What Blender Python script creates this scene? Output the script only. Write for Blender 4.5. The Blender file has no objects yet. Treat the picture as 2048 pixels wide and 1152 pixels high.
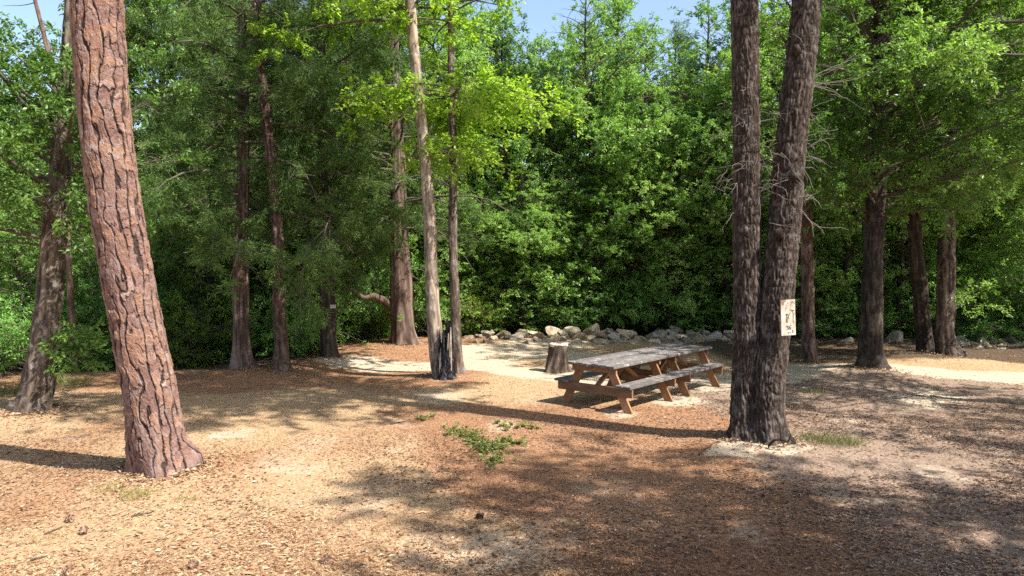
import bpy, math, zlib
import numpy as np
from mathutils import Vector

# ------------------------------------------------------------------ camera, sky, sun, exposure
S = bpy.context.scene
COL = S.collection
F, CX, CY = 1500.0, 1024.0, 576.0
CAM_H, PITCH = 2.5, math.atan(61 / 1500.0)
cam_data = bpy.data.cameras.new("camera")
cam = bpy.data.objects.new("camera", cam_data); COL.objects.link(cam)
cam.location = (0, 0, CAM_H)
cam.rotation_euler = (math.pi / 2 - PITCH, 0, 0)
cam_data.sensor_width = 36.0
cam_data.lens = 36.0 * F / 2048.0
cam_data.clip_end = 2000.0
S.camera = cam

SUN_EL, SUN_AZ = math.radians(50), math.radians(120)      # azimuth clockwise from +Y
TO_SUN = np.array([math.sin(SUN_AZ) * math.cos(SUN_EL), math.cos(SUN_AZ) * math.cos(SUN_EL), math.sin(SUN_EL)])
W = bpy.data.worlds.new("World"); S.world = W; W.use_nodes = True
wn = W.node_tree.nodes; wl = W.node_tree.links
sky = wn.new("ShaderNodeTexSky"); sky.sky_type = 'NISHITA'; sky.sun_disc = False
sky.dust_density = 2.0; sky.ozone_density = 0.7; sky.sun_elevation = SUN_EL; sky.sun_rotation = SUN_AZ
wl.new(sky.outputs[0], wn["Background"].inputs[0]); wn["Background"].inputs[1].default_value = 0.12
sun_d = bpy.data.lights.new("sun", 'SUN'); sun_d.energy = 5.0; sun_d.angle = math.radians(0.55); sun_d.color = (1.0, 0.95, 0.86)
sun = bpy.data.objects.new("sun", sun_d); COL.objects.link(sun)
sun.rotation_euler = Vector(TO_SUN).to_track_quat('Z', 'Y').to_euler()
sun.location = (20, -12, 30)
S.view_settings.view_transform = 'Standard'; S.view_settings.look = 'None'
S.view_settings.exposure = 1.25; S.view_settings.gamma = 1.0
try:
    c = S.cycles
    c.max_bounces = 7; c.diffuse_bounces = 4; c.glossy_bounces = 2; c.transmission_bounces = 4; c.transparent_max_bounces = 4
    c.caustics_reflective = False; c.caustics_refractive = False
    c.sample_clamp_indirect = 6.0
    c.use_denoising = False
except Exception:
    pass

# ------------------------------------------------------------------ helpers: noise, pixels to points, meshes
def RNG(name): return np.random.default_rng(zlib.crc32(name.encode()))
def hsh(ix, iy, iz=0, seed=0):
    h = (np.asarray(ix).astype(np.int64) * 374761393 + np.asarray(iy).astype(np.int64) * 668265263
         + np.asarray(iz).astype(np.int64) * 2147483647 + seed * 974711) & 0xffffffff
    h = ((h ^ (h >> 13)) * 1274126177) & 0xffffffff
    h = ((h ^ (h >> 16)) * 2246822519) & 0xffffffff
    h = h ^ (h >> 15)
    return (h & 0xffffff) / float(0xffffff)
def vnoise(p, seed=0):
    p = np.asarray(p, float); i = np.floor(p).astype(np.int64); f = p - i; f = f * f * (3 - 2 * f)
    r = 0
    for dx in (0, 1):
        wx = f[..., 0] if dx else 1 - f[..., 0]
        for dy in (0, 1):
            wy = f[..., 1] if dy else 1 - f[..., 1]
            for dz in (0, 1):
                wz = f[..., 2] if dz else 1 - f[..., 2]
                r = r + wx * wy * wz * hsh(i[..., 0] + dx, i[..., 1] + dy, i[..., 2] + dz, seed)
    return r * 2 - 1
def fbm(p, seed=0, octs=3):
    p = np.asarray(p, float); r = 0; a = 0.5; t = 0
    for o in range(octs):
        r = r + a * vnoise(p * (2 ** o) + 17.3 * o, seed + o); t += a; a *= 0.5
    return r / t
def sstep(a, b, x):
    t = np.clip((x - a) / (b - a), 0, 1); return t * t * (3 - 2 * t)
def nrm(v):
    v = np.asarray(v, float); return v / (np.linalg.norm(v, axis=-1, keepdims=True) + 1e-9)
def ray(px, py):
    a, b = (px - CX) / F, (CY - py) / F
    return np.array([a, math.cos(PITCH) + b * math.sin(PITCH), -math.sin(PITCH) + b * math.cos(PITCH)])
MOUNDS = [(3.25, 9.9, .10, .75), (7.55, 16.0, .16, .8), (-1.25, 15.1, .13, .9), (-3.95, 8.6, .10, .7), (-5.4, 16.3, .10, .8),
          (-7.5, 11.6, .10, .7), (9.9, 18.5, .15, .8), (-2.9, 20.3, .10, 1.0), (-4.4, 17.9, .1, .7), (-3.2, 21.2, .14, 1.2)]
def gz(x, y):
    x = np.asarray(x, float); y = np.asarray(y, float)
    z = 0
    for mx, my, a, s in MOUNDS:
        z = z + a * np.exp(-((x - mx) ** 2 + (y - my) ** 2) / (2 * s * s))
    p = np.stack([x * .5, y * .5, x * 0], -1)
    z = z + .03 * fbm(p, 5, 2) + .012 * fbm(p * 5, 9, 2)
    z = z + .05 * np.exp(-((y - 23) / 1.6) ** 2) * sstep(-2.5, -.5, x)          # low bank that carries the stones
    return z - .35 * sstep(15.5, 20, y) * sstep(-4.5, -9, x)
def at(px, py):                                      # where a pixel's ray meets level ground
    d = ray(px, py); p = d * (CAM_H / -d[2]); return float(p[0]), float(p[1]), float(gz(p[0], p[1]))
def pt(px, py, Y):                                   # the point of a pixel's ray at distance Y
    d = ray(px, py); p = d * (Y / d[1]); return np.array([p[0], Y, p[2] + CAM_H])

class Geo:
    def __init__(s): s.V, s.Fc, s.n, s.A, s.PA = [], [], 0, [], []
    def add(s, V, Fq, tint=None, **pa):
        V = np.asarray(V, float); Fq = np.asarray(Fq, np.int64)
        s.V.append(V); s.Fc.append(Fq + s.n); s.n += len(V)
        s.A.append(np.broadcast_to(np.asarray(0.5 if tint is None else tint, float), (len(Fq),)))
        s.PA.append({k: np.broadcast_to(np.asarray(v, float), (len(V),)) for k, v in pa.items()})
    def build(s, name, mat, parent=None, smooth=False, loc=None):
        me = bpy.data.meshes.new(name)
        V = np.concatenate(s.V)
        off = np.array(parent.location[:]) if parent is not None else (np.array(loc) if loc is not None else np.zeros(3))
        if parent is not None and parent.parent is not None: off = off + np.array(parent.parent.location[:])
        V = V - off
        me.vertices.add(len(V)); me.vertices.foreach_set("co", V.astype(np.float32).ravel())
        sizes = np.concatenate([np.full(len(f), f.shape[1]) for f in s.Fc])
        idx = np.concatenate([f.ravel() for f in s.Fc])
        me.loops.add(len(idx)); me.loops.foreach_set("vertex_index", idx.astype(np.int32))
        me.polygons.add(len(sizes))
        st = np.concatenate([[0], np.cumsum(sizes)[:-1]])
        me.polygons.foreach_set("loop_start", st.astype(np.int32))
        me.polygons.foreach_set("use_smooth", np.full(len(sizes), bool(smooth)))
        me.update(calc_edges=True)
        a = me.attributes.new("tint", 'FLOAT', 'FACE'); a.data.foreach_set("value", np.concatenate(s.A).astype(np.float32))
        for k in set(k for d in s.PA for k in d):
            vals = np.concatenate([d.get(k, np.zeros(len(v))) for d, v in zip(s.PA, s.V)])
            a = me.attributes.new(k, 'FLOAT', 'POINT'); a.data.foreach_set("value", vals.astype(np.float32))
        me.materials.append(mat)
        o = bpy.data.objects.new(name, me); COL.objects.link(o)
        if parent is not None: o.parent = parent
        elif loc is not None: o.location = loc
        return o

def thing(name, label, cat, loc=(0, 0, 0), group=None):
    o = bpy.data.objects.new(name, None); COL.objects.link(o); o.location = loc; o.empty_display_size = .2
    o["label"] = label; o["category"] = cat
    if group: o["group"] = group
    return o
def tag(o, label, cat, group=None):
    o["label"] = label; o["category"] = cat
    if group: o["group"] = group
    return o
def dup(root, loc, rotz, scale, label, group=None):
    r = root.copy(); COL.objects.link(r); r.location = loc; r.rotation_euler = (0, 0, rotz)
    r.scale = scale if hasattr(scale, "__len__") else (scale,) * 3
    r["label"] = label
    if group: r["group"] = group
    for ch in list(root.children):
        k = ch.copy(); COL.objects.link(k); k.parent = r
    return r

def grid_faces(nr, ns, wrap=True):
    i = np.arange(nr - 1)[:, None]; j = np.arange(ns if wrap else ns - 1)[None, :]
    j2 = (j + 1) % ns
    return np.stack([i * ns + j, i * ns + j2, (i + 1) * ns + j2, (i + 1) * ns + j], -1).reshape(-1, 4)
def frames(P):
    T = nrm(np.gradient(P, axis=0))
    ref = np.array([0, 1.0, 0]) if abs(T[len(T) // 2][1]) < .8 else np.array([1.0, 0, 0])
    B = nrm(np.cross(T, ref)); N = np.cross(B, T)
    return T, B, N
def tube(G, P, R, ns=6, tint=None, **pa):
    P = np.asarray(P, float); R = np.asarray(R, float)
    T, B, N = frames(P); th = np.arange(ns) * 2 * math.pi / ns
    V = P[:, None] + R[:, None, None] * (np.cos(th)[None, :, None] * B[:, None] + np.sin(th)[None, :, None] * N[:, None])
    G.add(V.reshape(-1, 3), grid_faces(len(P), ns), tint, **pa)
def resample(P, R, step):
    P = np.asarray(P, float); R = np.asarray(R, float)
    d = np.concatenate([[0], np.cumsum(np.linalg.norm(np.diff(P, axis=0), axis=1))])
    s = np.linspace(0, d[-1], max(4, int(d[-1] / step)))
    # smooth interpolation (Catmull-Rom like through cubic of each coordinate)
    def ci(y):
        m = np.gradient(y, d); k = np.clip(np.searchsorted(d, s, 'right') - 1, 0, len(d) - 2)
        h = d[k + 1] - d[k]; t = (s - d[k]) / h
        return (2*t**3-3*t**2+1)*y[k] + (t**3-2*t**2+t)*h*m[k] + (-2*t**3+3*t**2)*y[k+1] + (t**3-t**2)*h*m[k+1]
    return np.stack([ci(P[:, i]) for i in range(3)], -1), np.interp(s, d, R), s
def box(G, c, ax, ay, az, sx, sy, sz, tint=None, bev=0.0, **pa):
    """a board: centre c, unit axes, full sizes; slightly chamfered along its edges"""
    c, ax, ay, az = (np.asarray(q, float) for q in (c, ax, ay, az))
    hx, hy, hz = sx / 2, sy / 2, sz / 2; b = min(bev, hx * .4, hy * .4, hz * .4)
    prof = [(-hx, -hy + b), (-hx + b, -hy), (hx - b, -hy), (hx, -hy + b), (hx, hy - b), (hx - b, hy), (-hx + b, hy), (-hx, hy - b)] if b > 0 else [(-hx, -hy), (hx, -hy), (hx, hy), (-hx, hy)]
    n = len(prof); V = []
    for z in (-hz, hz):
        for x, y in prof: V.append(c + ax * x + ay * y + az * z)
    V = np.array(V); Fq = [[i, (i + 1) % n, n + (i + 1) % n, n + i] for i in range(n)]
    G.add(V, Fq, tint, **pa)
    G.add(V, [list(range(n))[::-1]], tint, **pa); G.add(V, [list(range(n, 2 * n))], tint, **pa)

# ------------------------------------------------------------------ materials
def new_mat(name):
    m = bpy.data.materials.new(name); m.use_nodes = True
    nt = m.node_tree; nt.nodes.clear()
    out = nt.nodes.new("ShaderNodeOutputMaterial")
    return m, nt, out
def nd(nt, t, **kw):
    n = nt.nodes.new(t)
    for k, v in kw.items():
        if k.startswith("i_"):
            key = k[2:]; n.inputs[int(key) if key.isdigit() else key].default_value = v
        else: setattr(n, k, v)
    return n
def ramp(nt, fac, stops):
    r = nt.nodes.new("ShaderNodeValToRGB"); cr = r.color_ramp
    while len(cr.elements) < len(stops): cr.elements.new(.5)
    for e, (p, col) in zip(cr.elements, stops): e.position = p; e.color = (*col, 1)
    nt.links.new(fac, r.inputs[0]); return r.outputs[0]
def mixc(nt, fac, a, b, mode='MIX'):
    m = nt.nodes.new("ShaderNodeMix"); m.data_type = 'RGBA'; m.blend_type = mode
    for sock, v in ((0, fac), (6, a), (7, b)):
        if isinstance(v, (int, float)): m.inputs[sock].default_value = v
        elif isinstance(v, tuple): m.inputs[sock].default_value = (*v, 1)
        else: nt.links.new(v, m.inputs[sock])
    return m.outputs[2]
def noise(nt, scale, detail=4, rough=.6, vec=None, stretch=None):
    tc = nt.nodes.new("ShaderNodeTexCoord"); v = tc.outputs["Object"] if vec is None else vec
    if stretch:
        mp = nt.nodes.new("ShaderNodeMapping"); mp.inputs["Scale"].default_value = stretch; nt.links.new(v, mp.inputs[0]); v = mp.outputs[0]
    n = nt.nodes.new("ShaderNodeTexNoise"); n.inputs["Scale"].default_value = scale; n.inputs["Detail"].default_value = detail; n.inputs["Roughness"].default_value = rough
    nt.links.new(v, n.inputs["Vector"]); return n.outputs[0]
def attr(nt, name):
    a = nt.nodes.new("ShaderNodeAttribute"); a.attribute_name = name; return a.outputs["Fac"]
def math_n(nt, op, a, b=0.0, clamp=False):
    m = nt.nodes.new("ShaderNodeMath"); m.operation = op; m.use_clamp = clamp
    for i, v in enumerate((a, b)):
        if isinstance(v, (int, float)): m.inputs[i].default_value = v
        else: nt.links.new(v, m.inputs[i])
    return m.outputs[0]
def bump(nt, h, dist, strength=1.0):
    b = nt.nodes.new("ShaderNodeBump"); b.inputs["Distance"].default_value = dist; b.inputs["Strength"].default_value = strength
    nt.links.new(h, b.inputs["Height"]); return b.outputs[0]
def finish(nt, out, col, rough=.9, spec=.2, normal=None):
    p = nt.nodes.new("ShaderNodeBsdfPrincipled")
    if isinstance(col, tuple): p.inputs["Base Color"].default_value = (*col, 1)
    else: nt.links.new(col, p.inputs["Base Color"])
    if isinstance(rough, (int, float)): p.inputs["Roughness"].default_value = rough
    else: nt.links.new(rough, p.inputs["Roughness"])
    p.inputs["Specular IOR Level"].default_value = spec
    if normal is not None: nt.links.new(normal, p.inputs["Normal"])
    nt.links.new(p.outputs[0], out.inputs[0]); return p

def leaf_mat(name, dark, mid, light, trans=.45, rough=.42, spec=.45, tmul=(1.25, 1.35, .55)):
    m, nt, out = new_mat(name)
    oi = nt.nodes.new("ShaderNodeObjectInfo")
    t = math_n(nt, 'ADD', attr(nt, "tint"), math_n(nt, 'MULTIPLY', math_n(nt, 'SUBTRACT', oi.outputs["Random"], .5), .7), True)
    col = ramp(nt, t, [(0, dark), (.5, mid), (1, light)])
    p = nt.nodes.new("ShaderNodeBsdfPrincipled"); nt.links.new(col, p.inputs["Base Color"])
    p.inputs["Roughness"].default_value = rough; p.inputs["Specular IOR Level"].default_value = spec
    tr = nt.nodes.new("ShaderNodeBsdfTranslucent"); nt.links.new(mixc(nt, 1.0, col, tmul, 'MULTIPLY'), tr.inputs[0])
    mx = nt.nodes.new("ShaderNodeMixShader"); mx.inputs[0].default_value = trans
    nt.links.new(p.outputs[0], mx.inputs[1]); nt.links.new(tr.outputs[0], mx.inputs[2]); nt.links.new(mx.outputs[0], out.inputs[0])
    return m
M = {}
M['oak'] = leaf_mat('oak_leaf', (0.077, 0.149, 0.032), (0.156, 0.276, 0.060), (0.268, 0.402, 0.109))
M['light'] = leaf_mat('light_leaf', (0.114, 0.212, 0.053), (0.212, 0.360, 0.094), (0.333, 0.478, 0.159))
M['bright'] = leaf_mat('bright_leaf', (0.105, 0.195, 0.022), (0.225, 0.360, 0.042), (0.370, 0.500, 0.085), trans=.58)
M['cedar'] = leaf_mat('cedar_leaf', (0.055, 0.106, 0.029), (0.114, 0.192, 0.050), (0.206, 0.294, 0.090), trans=.3, rough=.6, spec=.25)
M['wood_leaf'] = leaf_mat('forest_leaf', (0.071, 0.147, 0.033), (0.140, 0.265, 0.060), (0.242, 0.388, 0.106), trans=.4)
M['shrub'] = leaf_mat('shrub_leaf', (0.078, 0.194, 0.043), (0.158, 0.331, 0.072), (0.280, 0.497, 0.122), trans=.45)
M['yellow_shrub'] = leaf_mat('yellow_shrub_leaf', (0.110, 0.180, 0.020), (0.190, 0.280, 0.035), (0.280, 0.370, 0.060), trans=.45)
M['blade'] = leaf_mat('grass_blade', (0.070, 0.080, 0.022), (0.135, 0.145, 0.045), (0.270, 0.240, 0.105), trans=.35, rough=.6)
M['weed'] = leaf_mat('weed_leaf', (.20, .20, .06), (.32, .31, .11), (.44, .40, .19), trans=.35)
M['sprig'] = leaf_mat('sprig_leaf', (0.130, 0.150, 0.045), (0.235, 0.245, 0.085), (0.350, 0.345, 0.150), trans=.4)

def bark_mat(name, crevice, mid, ridge, lichen=None, lich_amt=.5, nscale=18, stretch=(1, 1, .25), bd=.012):
    m, nt, out = new_mat(name)
    h = attr(nt, "h")
    n = noise(nt, nscale, 6, .65, stretch=stretch)
    t = math_n(nt, 'ADD', math_n(nt, 'MULTIPLY', h, .62), math_n(nt, 'MULTIPLY', math_n(nt, 'SUBTRACT', n, .3), .75), True)
    col = ramp(nt, t, [(.12, crevice), (.48, mid), (.85, ridge)])
    big = noise(nt, 2.2, 4, .6)
    col = mixc(nt, ramp(nt, big, [(.3, (.72,) * 3), (.7, (1.2,) * 3)]), (0, 0, 0), col, 'MIX')
    if lichen:
        ln = ramp(nt, noise(nt, 7.0, 9, .78), [(.52, (0, 0, 0)), (.63, (lich_amt,) * 3)])
        col = mixc(nt, ln, col, lichen)
    fine = noise(nt, nscale * 3.5, 5, .7, stretch=stretch)
    finish(nt, out, col, .93, .12, bump(nt, math_n(nt, 'ADD', fine, n), bd))
    return m
M['oak_bark'] = bark_mat('oak_bark', (0.040, 0.029, 0.023), (0.112, 0.083, 0.065), (0.194, 0.155, 0.126), (0.302, 0.288, 0.259), .55)
M['fork_bark'] = bark_mat('fork_bark', (.020, .015, .012), (.072, .052, .042), (.145, .112, .096), (.28, .26, .24), .4, nscale=34, stretch=(1, 1, .42), bd=.015)
M['dark_bark'] = bark_mat('dark_bark', (0.019, 0.015, 0.013), (0.051, 0.038, 0.031), (0.096, 0.075, 0.060), (0.168, 0.156, 0.138), .3)
M['cedar_bark'] = bark_mat('cedar_bark', (0.054, 0.035, 0.027), (0.151, 0.104, 0.085), (0.266, 0.205, 0.176), None, 0, nscale=16, stretch=(1, 1, .07), bd=.02)
M['pale_bark'] = bark_mat('pale_bark', (.13, .095, .07), (.29, .225, .17), (.42, .345, .27), (.50, .46, .41), .6, nscale=14, bd=.006)
M['pinkish_bark'] = bark_mat('reddish_bark', (0.043, 0.028, 0.022), (0.136, 0.087, 0.068), (0.211, 0.149, 0.124), (0.236, 0.205, 0.186), .4, nscale=20)
M['limb'] = bark_mat('limb_bark', (0.049, 0.038, 0.032), (0.112, 0.091, 0.073), (0.196, 0.164, 0.136), None)
M['dead_twig'] = bark_mat('dead_twig', (0.096, 0.078, 0.066), (0.180, 0.150, 0.126), (0.270, 0.240, 0.210), None)
M['stump_side'] = bark_mat('stump_bark', (.03, .024, .02), (.10, .075, .058), (.26, .20, .15), None, nscale=20, stretch=(1, 1, .15))
M['char'] = bark_mat('charred_wood', (.006, .006, .007), (.018, .017, .018), (.075, .07, .075), (.22, .21, .22), .35, nscale=30, stretch=(1, 1, .12))

def pine_mat():
    m, nt, out = new_mat('pine_plate_bark')
    pl, ck = attr(nt, "plate"), attr(nt, "crack")
    n = noise(nt, 26, 6, .7, stretch=(1, 1, .5)); n2 = noise(nt, 9, 4, .6)
    t = math_n(nt, 'ADD', math_n(nt, 'MULTIPLY', pl, .7), math_n(nt, 'MULTIPLY', math_n(nt, 'SUBTRACT', n, .35), .9), True)
    col = ramp(nt, t, [(0, (.075, .038, .031)), (.24, (.15, .085, .070)), (.42, (.235, .168, .152)), (.54, (.21, .112, .078)), (.66, (.30, .172, .108)), (.78, (.265, .20, .187)), (1, (.37, .31, .30))])
    flake = ramp(nt, noise(nt, 40, 4, .75, stretch=(1, 1, .35)), [(.50, (0, 0, 0)), (.68, (.55,) * 3)])
    col = mixc(nt, flake, col, (.31, .245, .23))
    col = mixc(nt, ramp(nt, n2, [(.38, (.8,) * 3), (.56, (0, 0, 0))]), col, (.17, .092, .072))
    col = mixc(nt, ramp(nt, ck, [(.14, (0, 0, 0)), (.55, (1, 1, 1))]), col, (.045, .030, .026))
    finish(nt, out, col, .9, .18, bump(nt, math_n(nt, 'ADD', n, noise(nt, 60, 4, .7)), .012))
    return m
M['pine'] = pine_mat()

def ground_mat():
    m, nt, out = new_mat('forest_floor')
    tc = nt.nodes.new("ShaderNodeTexCoord"); v = tc.outputs["Object"]
    n1 = noise(nt, 1.3, 6, .65, v); n2 = noise(nt, 14, 6, .75, v); n3 = noise(nt, 60, 5, .8, v)
    n4 = noise(nt, 38, 4, .7, v, stretch=(1, .45, 1)); n5 = noise(nt, 130, 3, .7, v, stretch=(.5, 1, 1))
    mixn = math_n(nt, 'ADD', math_n(nt, 'MULTIPLY', n4, .6), math_n(nt, 'MULTIPLY', n3, .45))
    tan = ramp(nt, mixn, [(.34, (.15, .085, .045)), (.46, (.285, .18, .098)), (.56, (.385, .265, .155)), (.68, (.50, .385, .26))])
    straw = ramp(nt, mixn, [(.34, (.085, .036, .020)), (.47, (.21, .105, .056)), (.58, (.33, .19, .11)), (.72, (.46, .32, .21))])
    dirt = ramp(nt, mixn, [(.32, (.08, .05, .034)), (.47, (.19, .132, .098)), (.60, (.30, .225, .17)), (.76, (.43, .345, .27))])
    sand = ramp(nt, mixn, [(.25, (.29, .215, .15)), (.5, (.42, .335, .245)), (.75, (.52, .44, .345))])
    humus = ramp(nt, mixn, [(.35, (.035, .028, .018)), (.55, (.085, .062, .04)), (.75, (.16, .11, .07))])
    def msk(a, w=.55):
        k = math_n(nt, 'ADD', attr(nt, a), math_n(nt, 'MULTIPLY', math_n(nt, 'SUBTRACT', math_n(nt, 'ADD', math_n(nt, 'MULTIPLY', n2, .6), math_n(nt, 'MULTIPLY', n1, .4)), .5), w * 2.2))
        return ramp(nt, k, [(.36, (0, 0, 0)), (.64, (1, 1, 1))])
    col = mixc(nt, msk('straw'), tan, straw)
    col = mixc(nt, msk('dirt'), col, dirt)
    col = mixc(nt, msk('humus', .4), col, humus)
    col = mixc(nt, msk('sand'), col, sand)
    speck = ramp(nt, n5, [(.60, (0, 0, 0)), (.70, (.5,) * 3)])
    col = mixc(nt, speck, col, (.10, .06, .035))
    finish(nt, out, col, .97, .08, bump(nt, math_n(nt, 'ADD', n3, math_n(nt, 'MULTIPLY', n4, 1.2)), .010))
    return m
M['ground'] = ground_mat()

def litter_mat(name, stops, rough=.8):
    m, nt, out = new_mat(name)
    col = ramp(nt, attr(nt, "tint"), stops)
    p = finish(nt, out, col, rough, .2)
    tr = nt.nodes.new("ShaderNodeBsdfTranslucent"); nt.links.new(col, tr.inputs[0])
    mx = nt.nodes.new("ShaderNodeMixShader"); mx.inputs[0].default_value = .2
    nt.links.new(p.outputs[0], mx.inputs[1]); nt.links.new(tr.outputs[0], mx.inputs[2]); nt.links.new(mx.outputs[0], out.inputs[0])
    return m
M['litter'] = litter_mat('dead_leaf', [(0, (.11, .052, .028)), (.15, (.20, .10, .052)), (.38, (.31, .185, .098)), (.6, (.40, .27, .15)), (.82, (.48, .36, .23)), (.94, (.55, .47, .38)), (1, (.30, .135, .065))], .7)
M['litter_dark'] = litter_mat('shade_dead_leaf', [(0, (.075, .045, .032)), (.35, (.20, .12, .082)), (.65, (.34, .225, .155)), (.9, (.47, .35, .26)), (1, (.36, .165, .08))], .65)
M['straw'] = litter_mat('pine_needle', [(0, (.12, .048, .026)), (.4, (.25, .118, .055)), (.75, (.38, .215, .11)), (1, (.48, .33, .20))])

def wood_mat(name, stops, stretch, extra=None):
    m, nt, out = new_mat(name)
    n = noise(nt, 9, 6, .65, stretch=stretch); f = noise(nt, 40, 5, .7, stretch=stretch); b = noise(nt, 2.3, 4, .6)
    t = math_n(nt, 'ADD', math_n(nt, 'MULTIPLY', n, .6), math_n(nt, 'ADD', math_n(nt, 'MULTIPLY', f, .35), math_n(nt, 'MULTIPLY', math_n(nt, 'SUBTRACT', attr(nt, "tint"), .5), .35)))
    col = ramp(nt, t, stops)
    if extra:
        k = ramp(nt, noise(nt, 7, 8, .75), [(.56, (0, 0, 0)), (.66, (.8,) * 3)])
        col = mixc(nt, k, col, extra)
    finish(nt, out, col, .85, .2, bump(nt, math_n(nt, 'ADD', n, f), .006))
    return m
M['top_wood'] = wood_mat('weathered_top_wood', [(.25, (.05, .044, .041)), (.45, (.115, .101, .095)), (.65, (.19, .170, .160)), (.8, (.33, .30, .28))], (1, 1, 1), (.48, .46, .44))
M['leg_wood'] = wood_mat('brown_leg_wood', [(.25, (.12, .060, .030)), (.45, (.24, .125, .062)), (.65, (.33, .185, .10)), (.82, (.42, .27, .165))], (.5, .5, .25))
M['rail_wood'] = wood_mat('brown_rail_wood', [(.25, (.085, .048, .028)), (.45, (.165, .095, .056)), (.65, (.24, .148, .092)), (.82, (.34, .235, .16))], (.3, .3, 1))

def rock_mat(name, a, b, cc):
    m, nt, out = new_mat(name)
    oi = nt.nodes.new("ShaderNodeObjectInfo")
    t = math_n(nt, 'ADD', noise(nt, 2.2, 5, .6), math_n(nt, 'MULTIPLY', math_n(nt, 'SUBTRACT', oi.outputs["Random"], .5), .4))
    col = ramp(nt, t, [(.3, a), (.5, b), (.72, cc)])
    finish(nt, out, col, .9, .2, bump(nt, noise(nt, 5, 6, .6), .03))
    return m
M['rock'] = rock_mat('pale_stone', (.18, .138, .098), (.36, .285, .20), (.50, .42, .32))
M['rock_grey'] = rock_mat('grey_stone', (.14, .118, .096), (.27, .232, .188), (.40, .345, .285))

# ------------------------------------------------------------------ the ground
def seg_dist(x, y, pts):
    best = np.full(x.shape, 1e9)
    for (ax, ay), (bx, by) in zip(pts[:-1], pts[1:]):
        dx, dy = bx - ax, by - ay; t = np.clip(((x - ax) * dx + (y - ay) * dy) / (dx * dx + dy * dy), 0, 1)
        best = np.minimum(best, np.hypot(x - ax - t * dx, y - ay - t * dy))
    return best
def W2(px, py): return at(px, py)[:2]
PATHS = [([W2(700, 727), W2(800, 735), W2(960, 735), W2(1100, 748), W2(1300, 765), W2(1450, 772), W2(1600, 740), W2(1800, 742), W2(2048, 757), W2(2300, 790)], .8),
         ([W2(930, 700), W2(1050, 690), W2(1150, 690)], .7)]
BLOBS = [(1565, 912, .55, 1), (1490, 908, .45, .85), (970, 1105, .45, .55), (480, 862, .6, .5), (1020, 705, 1.8, .95), (1130, 712, 1.4, .9), (960, 725, 1.2, .8), (1240, 720, 1.0, .7), (700, 1000, .9, .42), (560, 930, .8, .45), (640, 890, .7, .4), (800, 850, .7, .45), (420, 1010, .5, .35), (860, 1090, .5, .45), (430, 870, .3, .6), (1040, 810, .8, .4), (1240, 825, .5, .6), (1820, 800, .8, .75), (1880, 790, .6, .7),
         (1200, 970, .5, .42), (1120, 1060, .5, .42), (1900, 960, .4, .5), (1500, 1060, .35, .5), (1700, 1000, .35, .5), (880, 800, .6, .5), (1360, 800, .7, .7), (150, 880, .5, .5), (1000, 850, .5, .5), (800, 900, .4, .45), (1700, 840, .5, .55)]
def masks(x, y):
    p = np.stack([x, y, x * 0], -1); w = fbm(p * .9, 21, 3); w2 = fbm(p * 4.5, 23, 3)
    sand = np.zeros(x.shape)
    for pts, hw in PATHS: sand = np.maximum(sand, 1 - sstep(hw * .5, hw * 1.6, seg_dist(x, y, pts) + .3 * w + .22 * w2))
    for px, py, r, a in BLOBS:
        bx, by = W2(px, py); sand = np.maximum(sand, a * (1 - sstep(r * .35, r * 1.2, np.hypot(x - bx, (y - by) * .8) + .42 * w + .25 * w2)))
    e = x - (.30 + (y - 6) * -.36)                                   # east of this line needles lie thick
    straw = sstep(-.6, .5, e + .8 * w) * (1 - sstep(11.5, 14, y)) * .85
    straw = np.maximum(straw, np.clip(.30 + .55 * fbm(p * .55, 27, 3), 0, .6) * (1 - sstep(11.5, 14, y)))
    straw = np.maximum(straw, .75 * sstep(13.0, 14.5, y + w) * (1 - sstep(-1.5, 1, x)) )
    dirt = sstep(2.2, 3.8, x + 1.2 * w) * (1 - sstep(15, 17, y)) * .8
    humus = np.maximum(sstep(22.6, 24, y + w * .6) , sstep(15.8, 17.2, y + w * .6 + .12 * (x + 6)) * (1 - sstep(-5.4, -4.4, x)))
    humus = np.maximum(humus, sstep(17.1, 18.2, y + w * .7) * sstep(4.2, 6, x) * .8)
    return sand, straw, dirt, humus
def axis(lo, a, b, hi, d):
    mid = np.arange(a, b, d); g = d * 1.12 ** np.arange(1, 90)
    up = b + np.cumsum(g); up = up[up < hi]; dn = a - np.cumsum(g); dn = dn[dn > lo]
    return np.concatenate([[lo], dn[::-1], mid, up, [hi]])
xs = axis(-320, -8, 9.5, 320, .055); ys = axis(-200, 5.0, 19.0, 420, .055)
XX, YY = np.meshgrid(xs, ys); x, y = XX.ravel(), YY.ravel()
ms = masks(x, y)
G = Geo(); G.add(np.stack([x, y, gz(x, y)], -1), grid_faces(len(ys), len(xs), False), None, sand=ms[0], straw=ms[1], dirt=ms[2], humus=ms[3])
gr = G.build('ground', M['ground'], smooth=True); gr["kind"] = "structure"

# ------------------------------------------------------------------ leaves
def leaf_quads(G, pos, d, n, L, Wd, tint, fold=.12):
    d = nrm(d); s = nrm(np.cross(d, n)); n = np.cross(s, d)
    L = np.broadcast_to(L, (len(pos),))[:, None]; Wd = np.broadcast_to(Wd, (len(pos),))[:, None]
    mid = pos + d * L * .55
    V = np.stack([pos, mid + s * Wd * .5 + n * Wd * fold, pos + d * L - n * L * .06, mid - s * Wd * .5 + n * Wd * fold], 1).reshape(-1, 3)
    G.add(V, np.arange(len(pos) * 4).reshape(-1, 4), tint)

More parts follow.
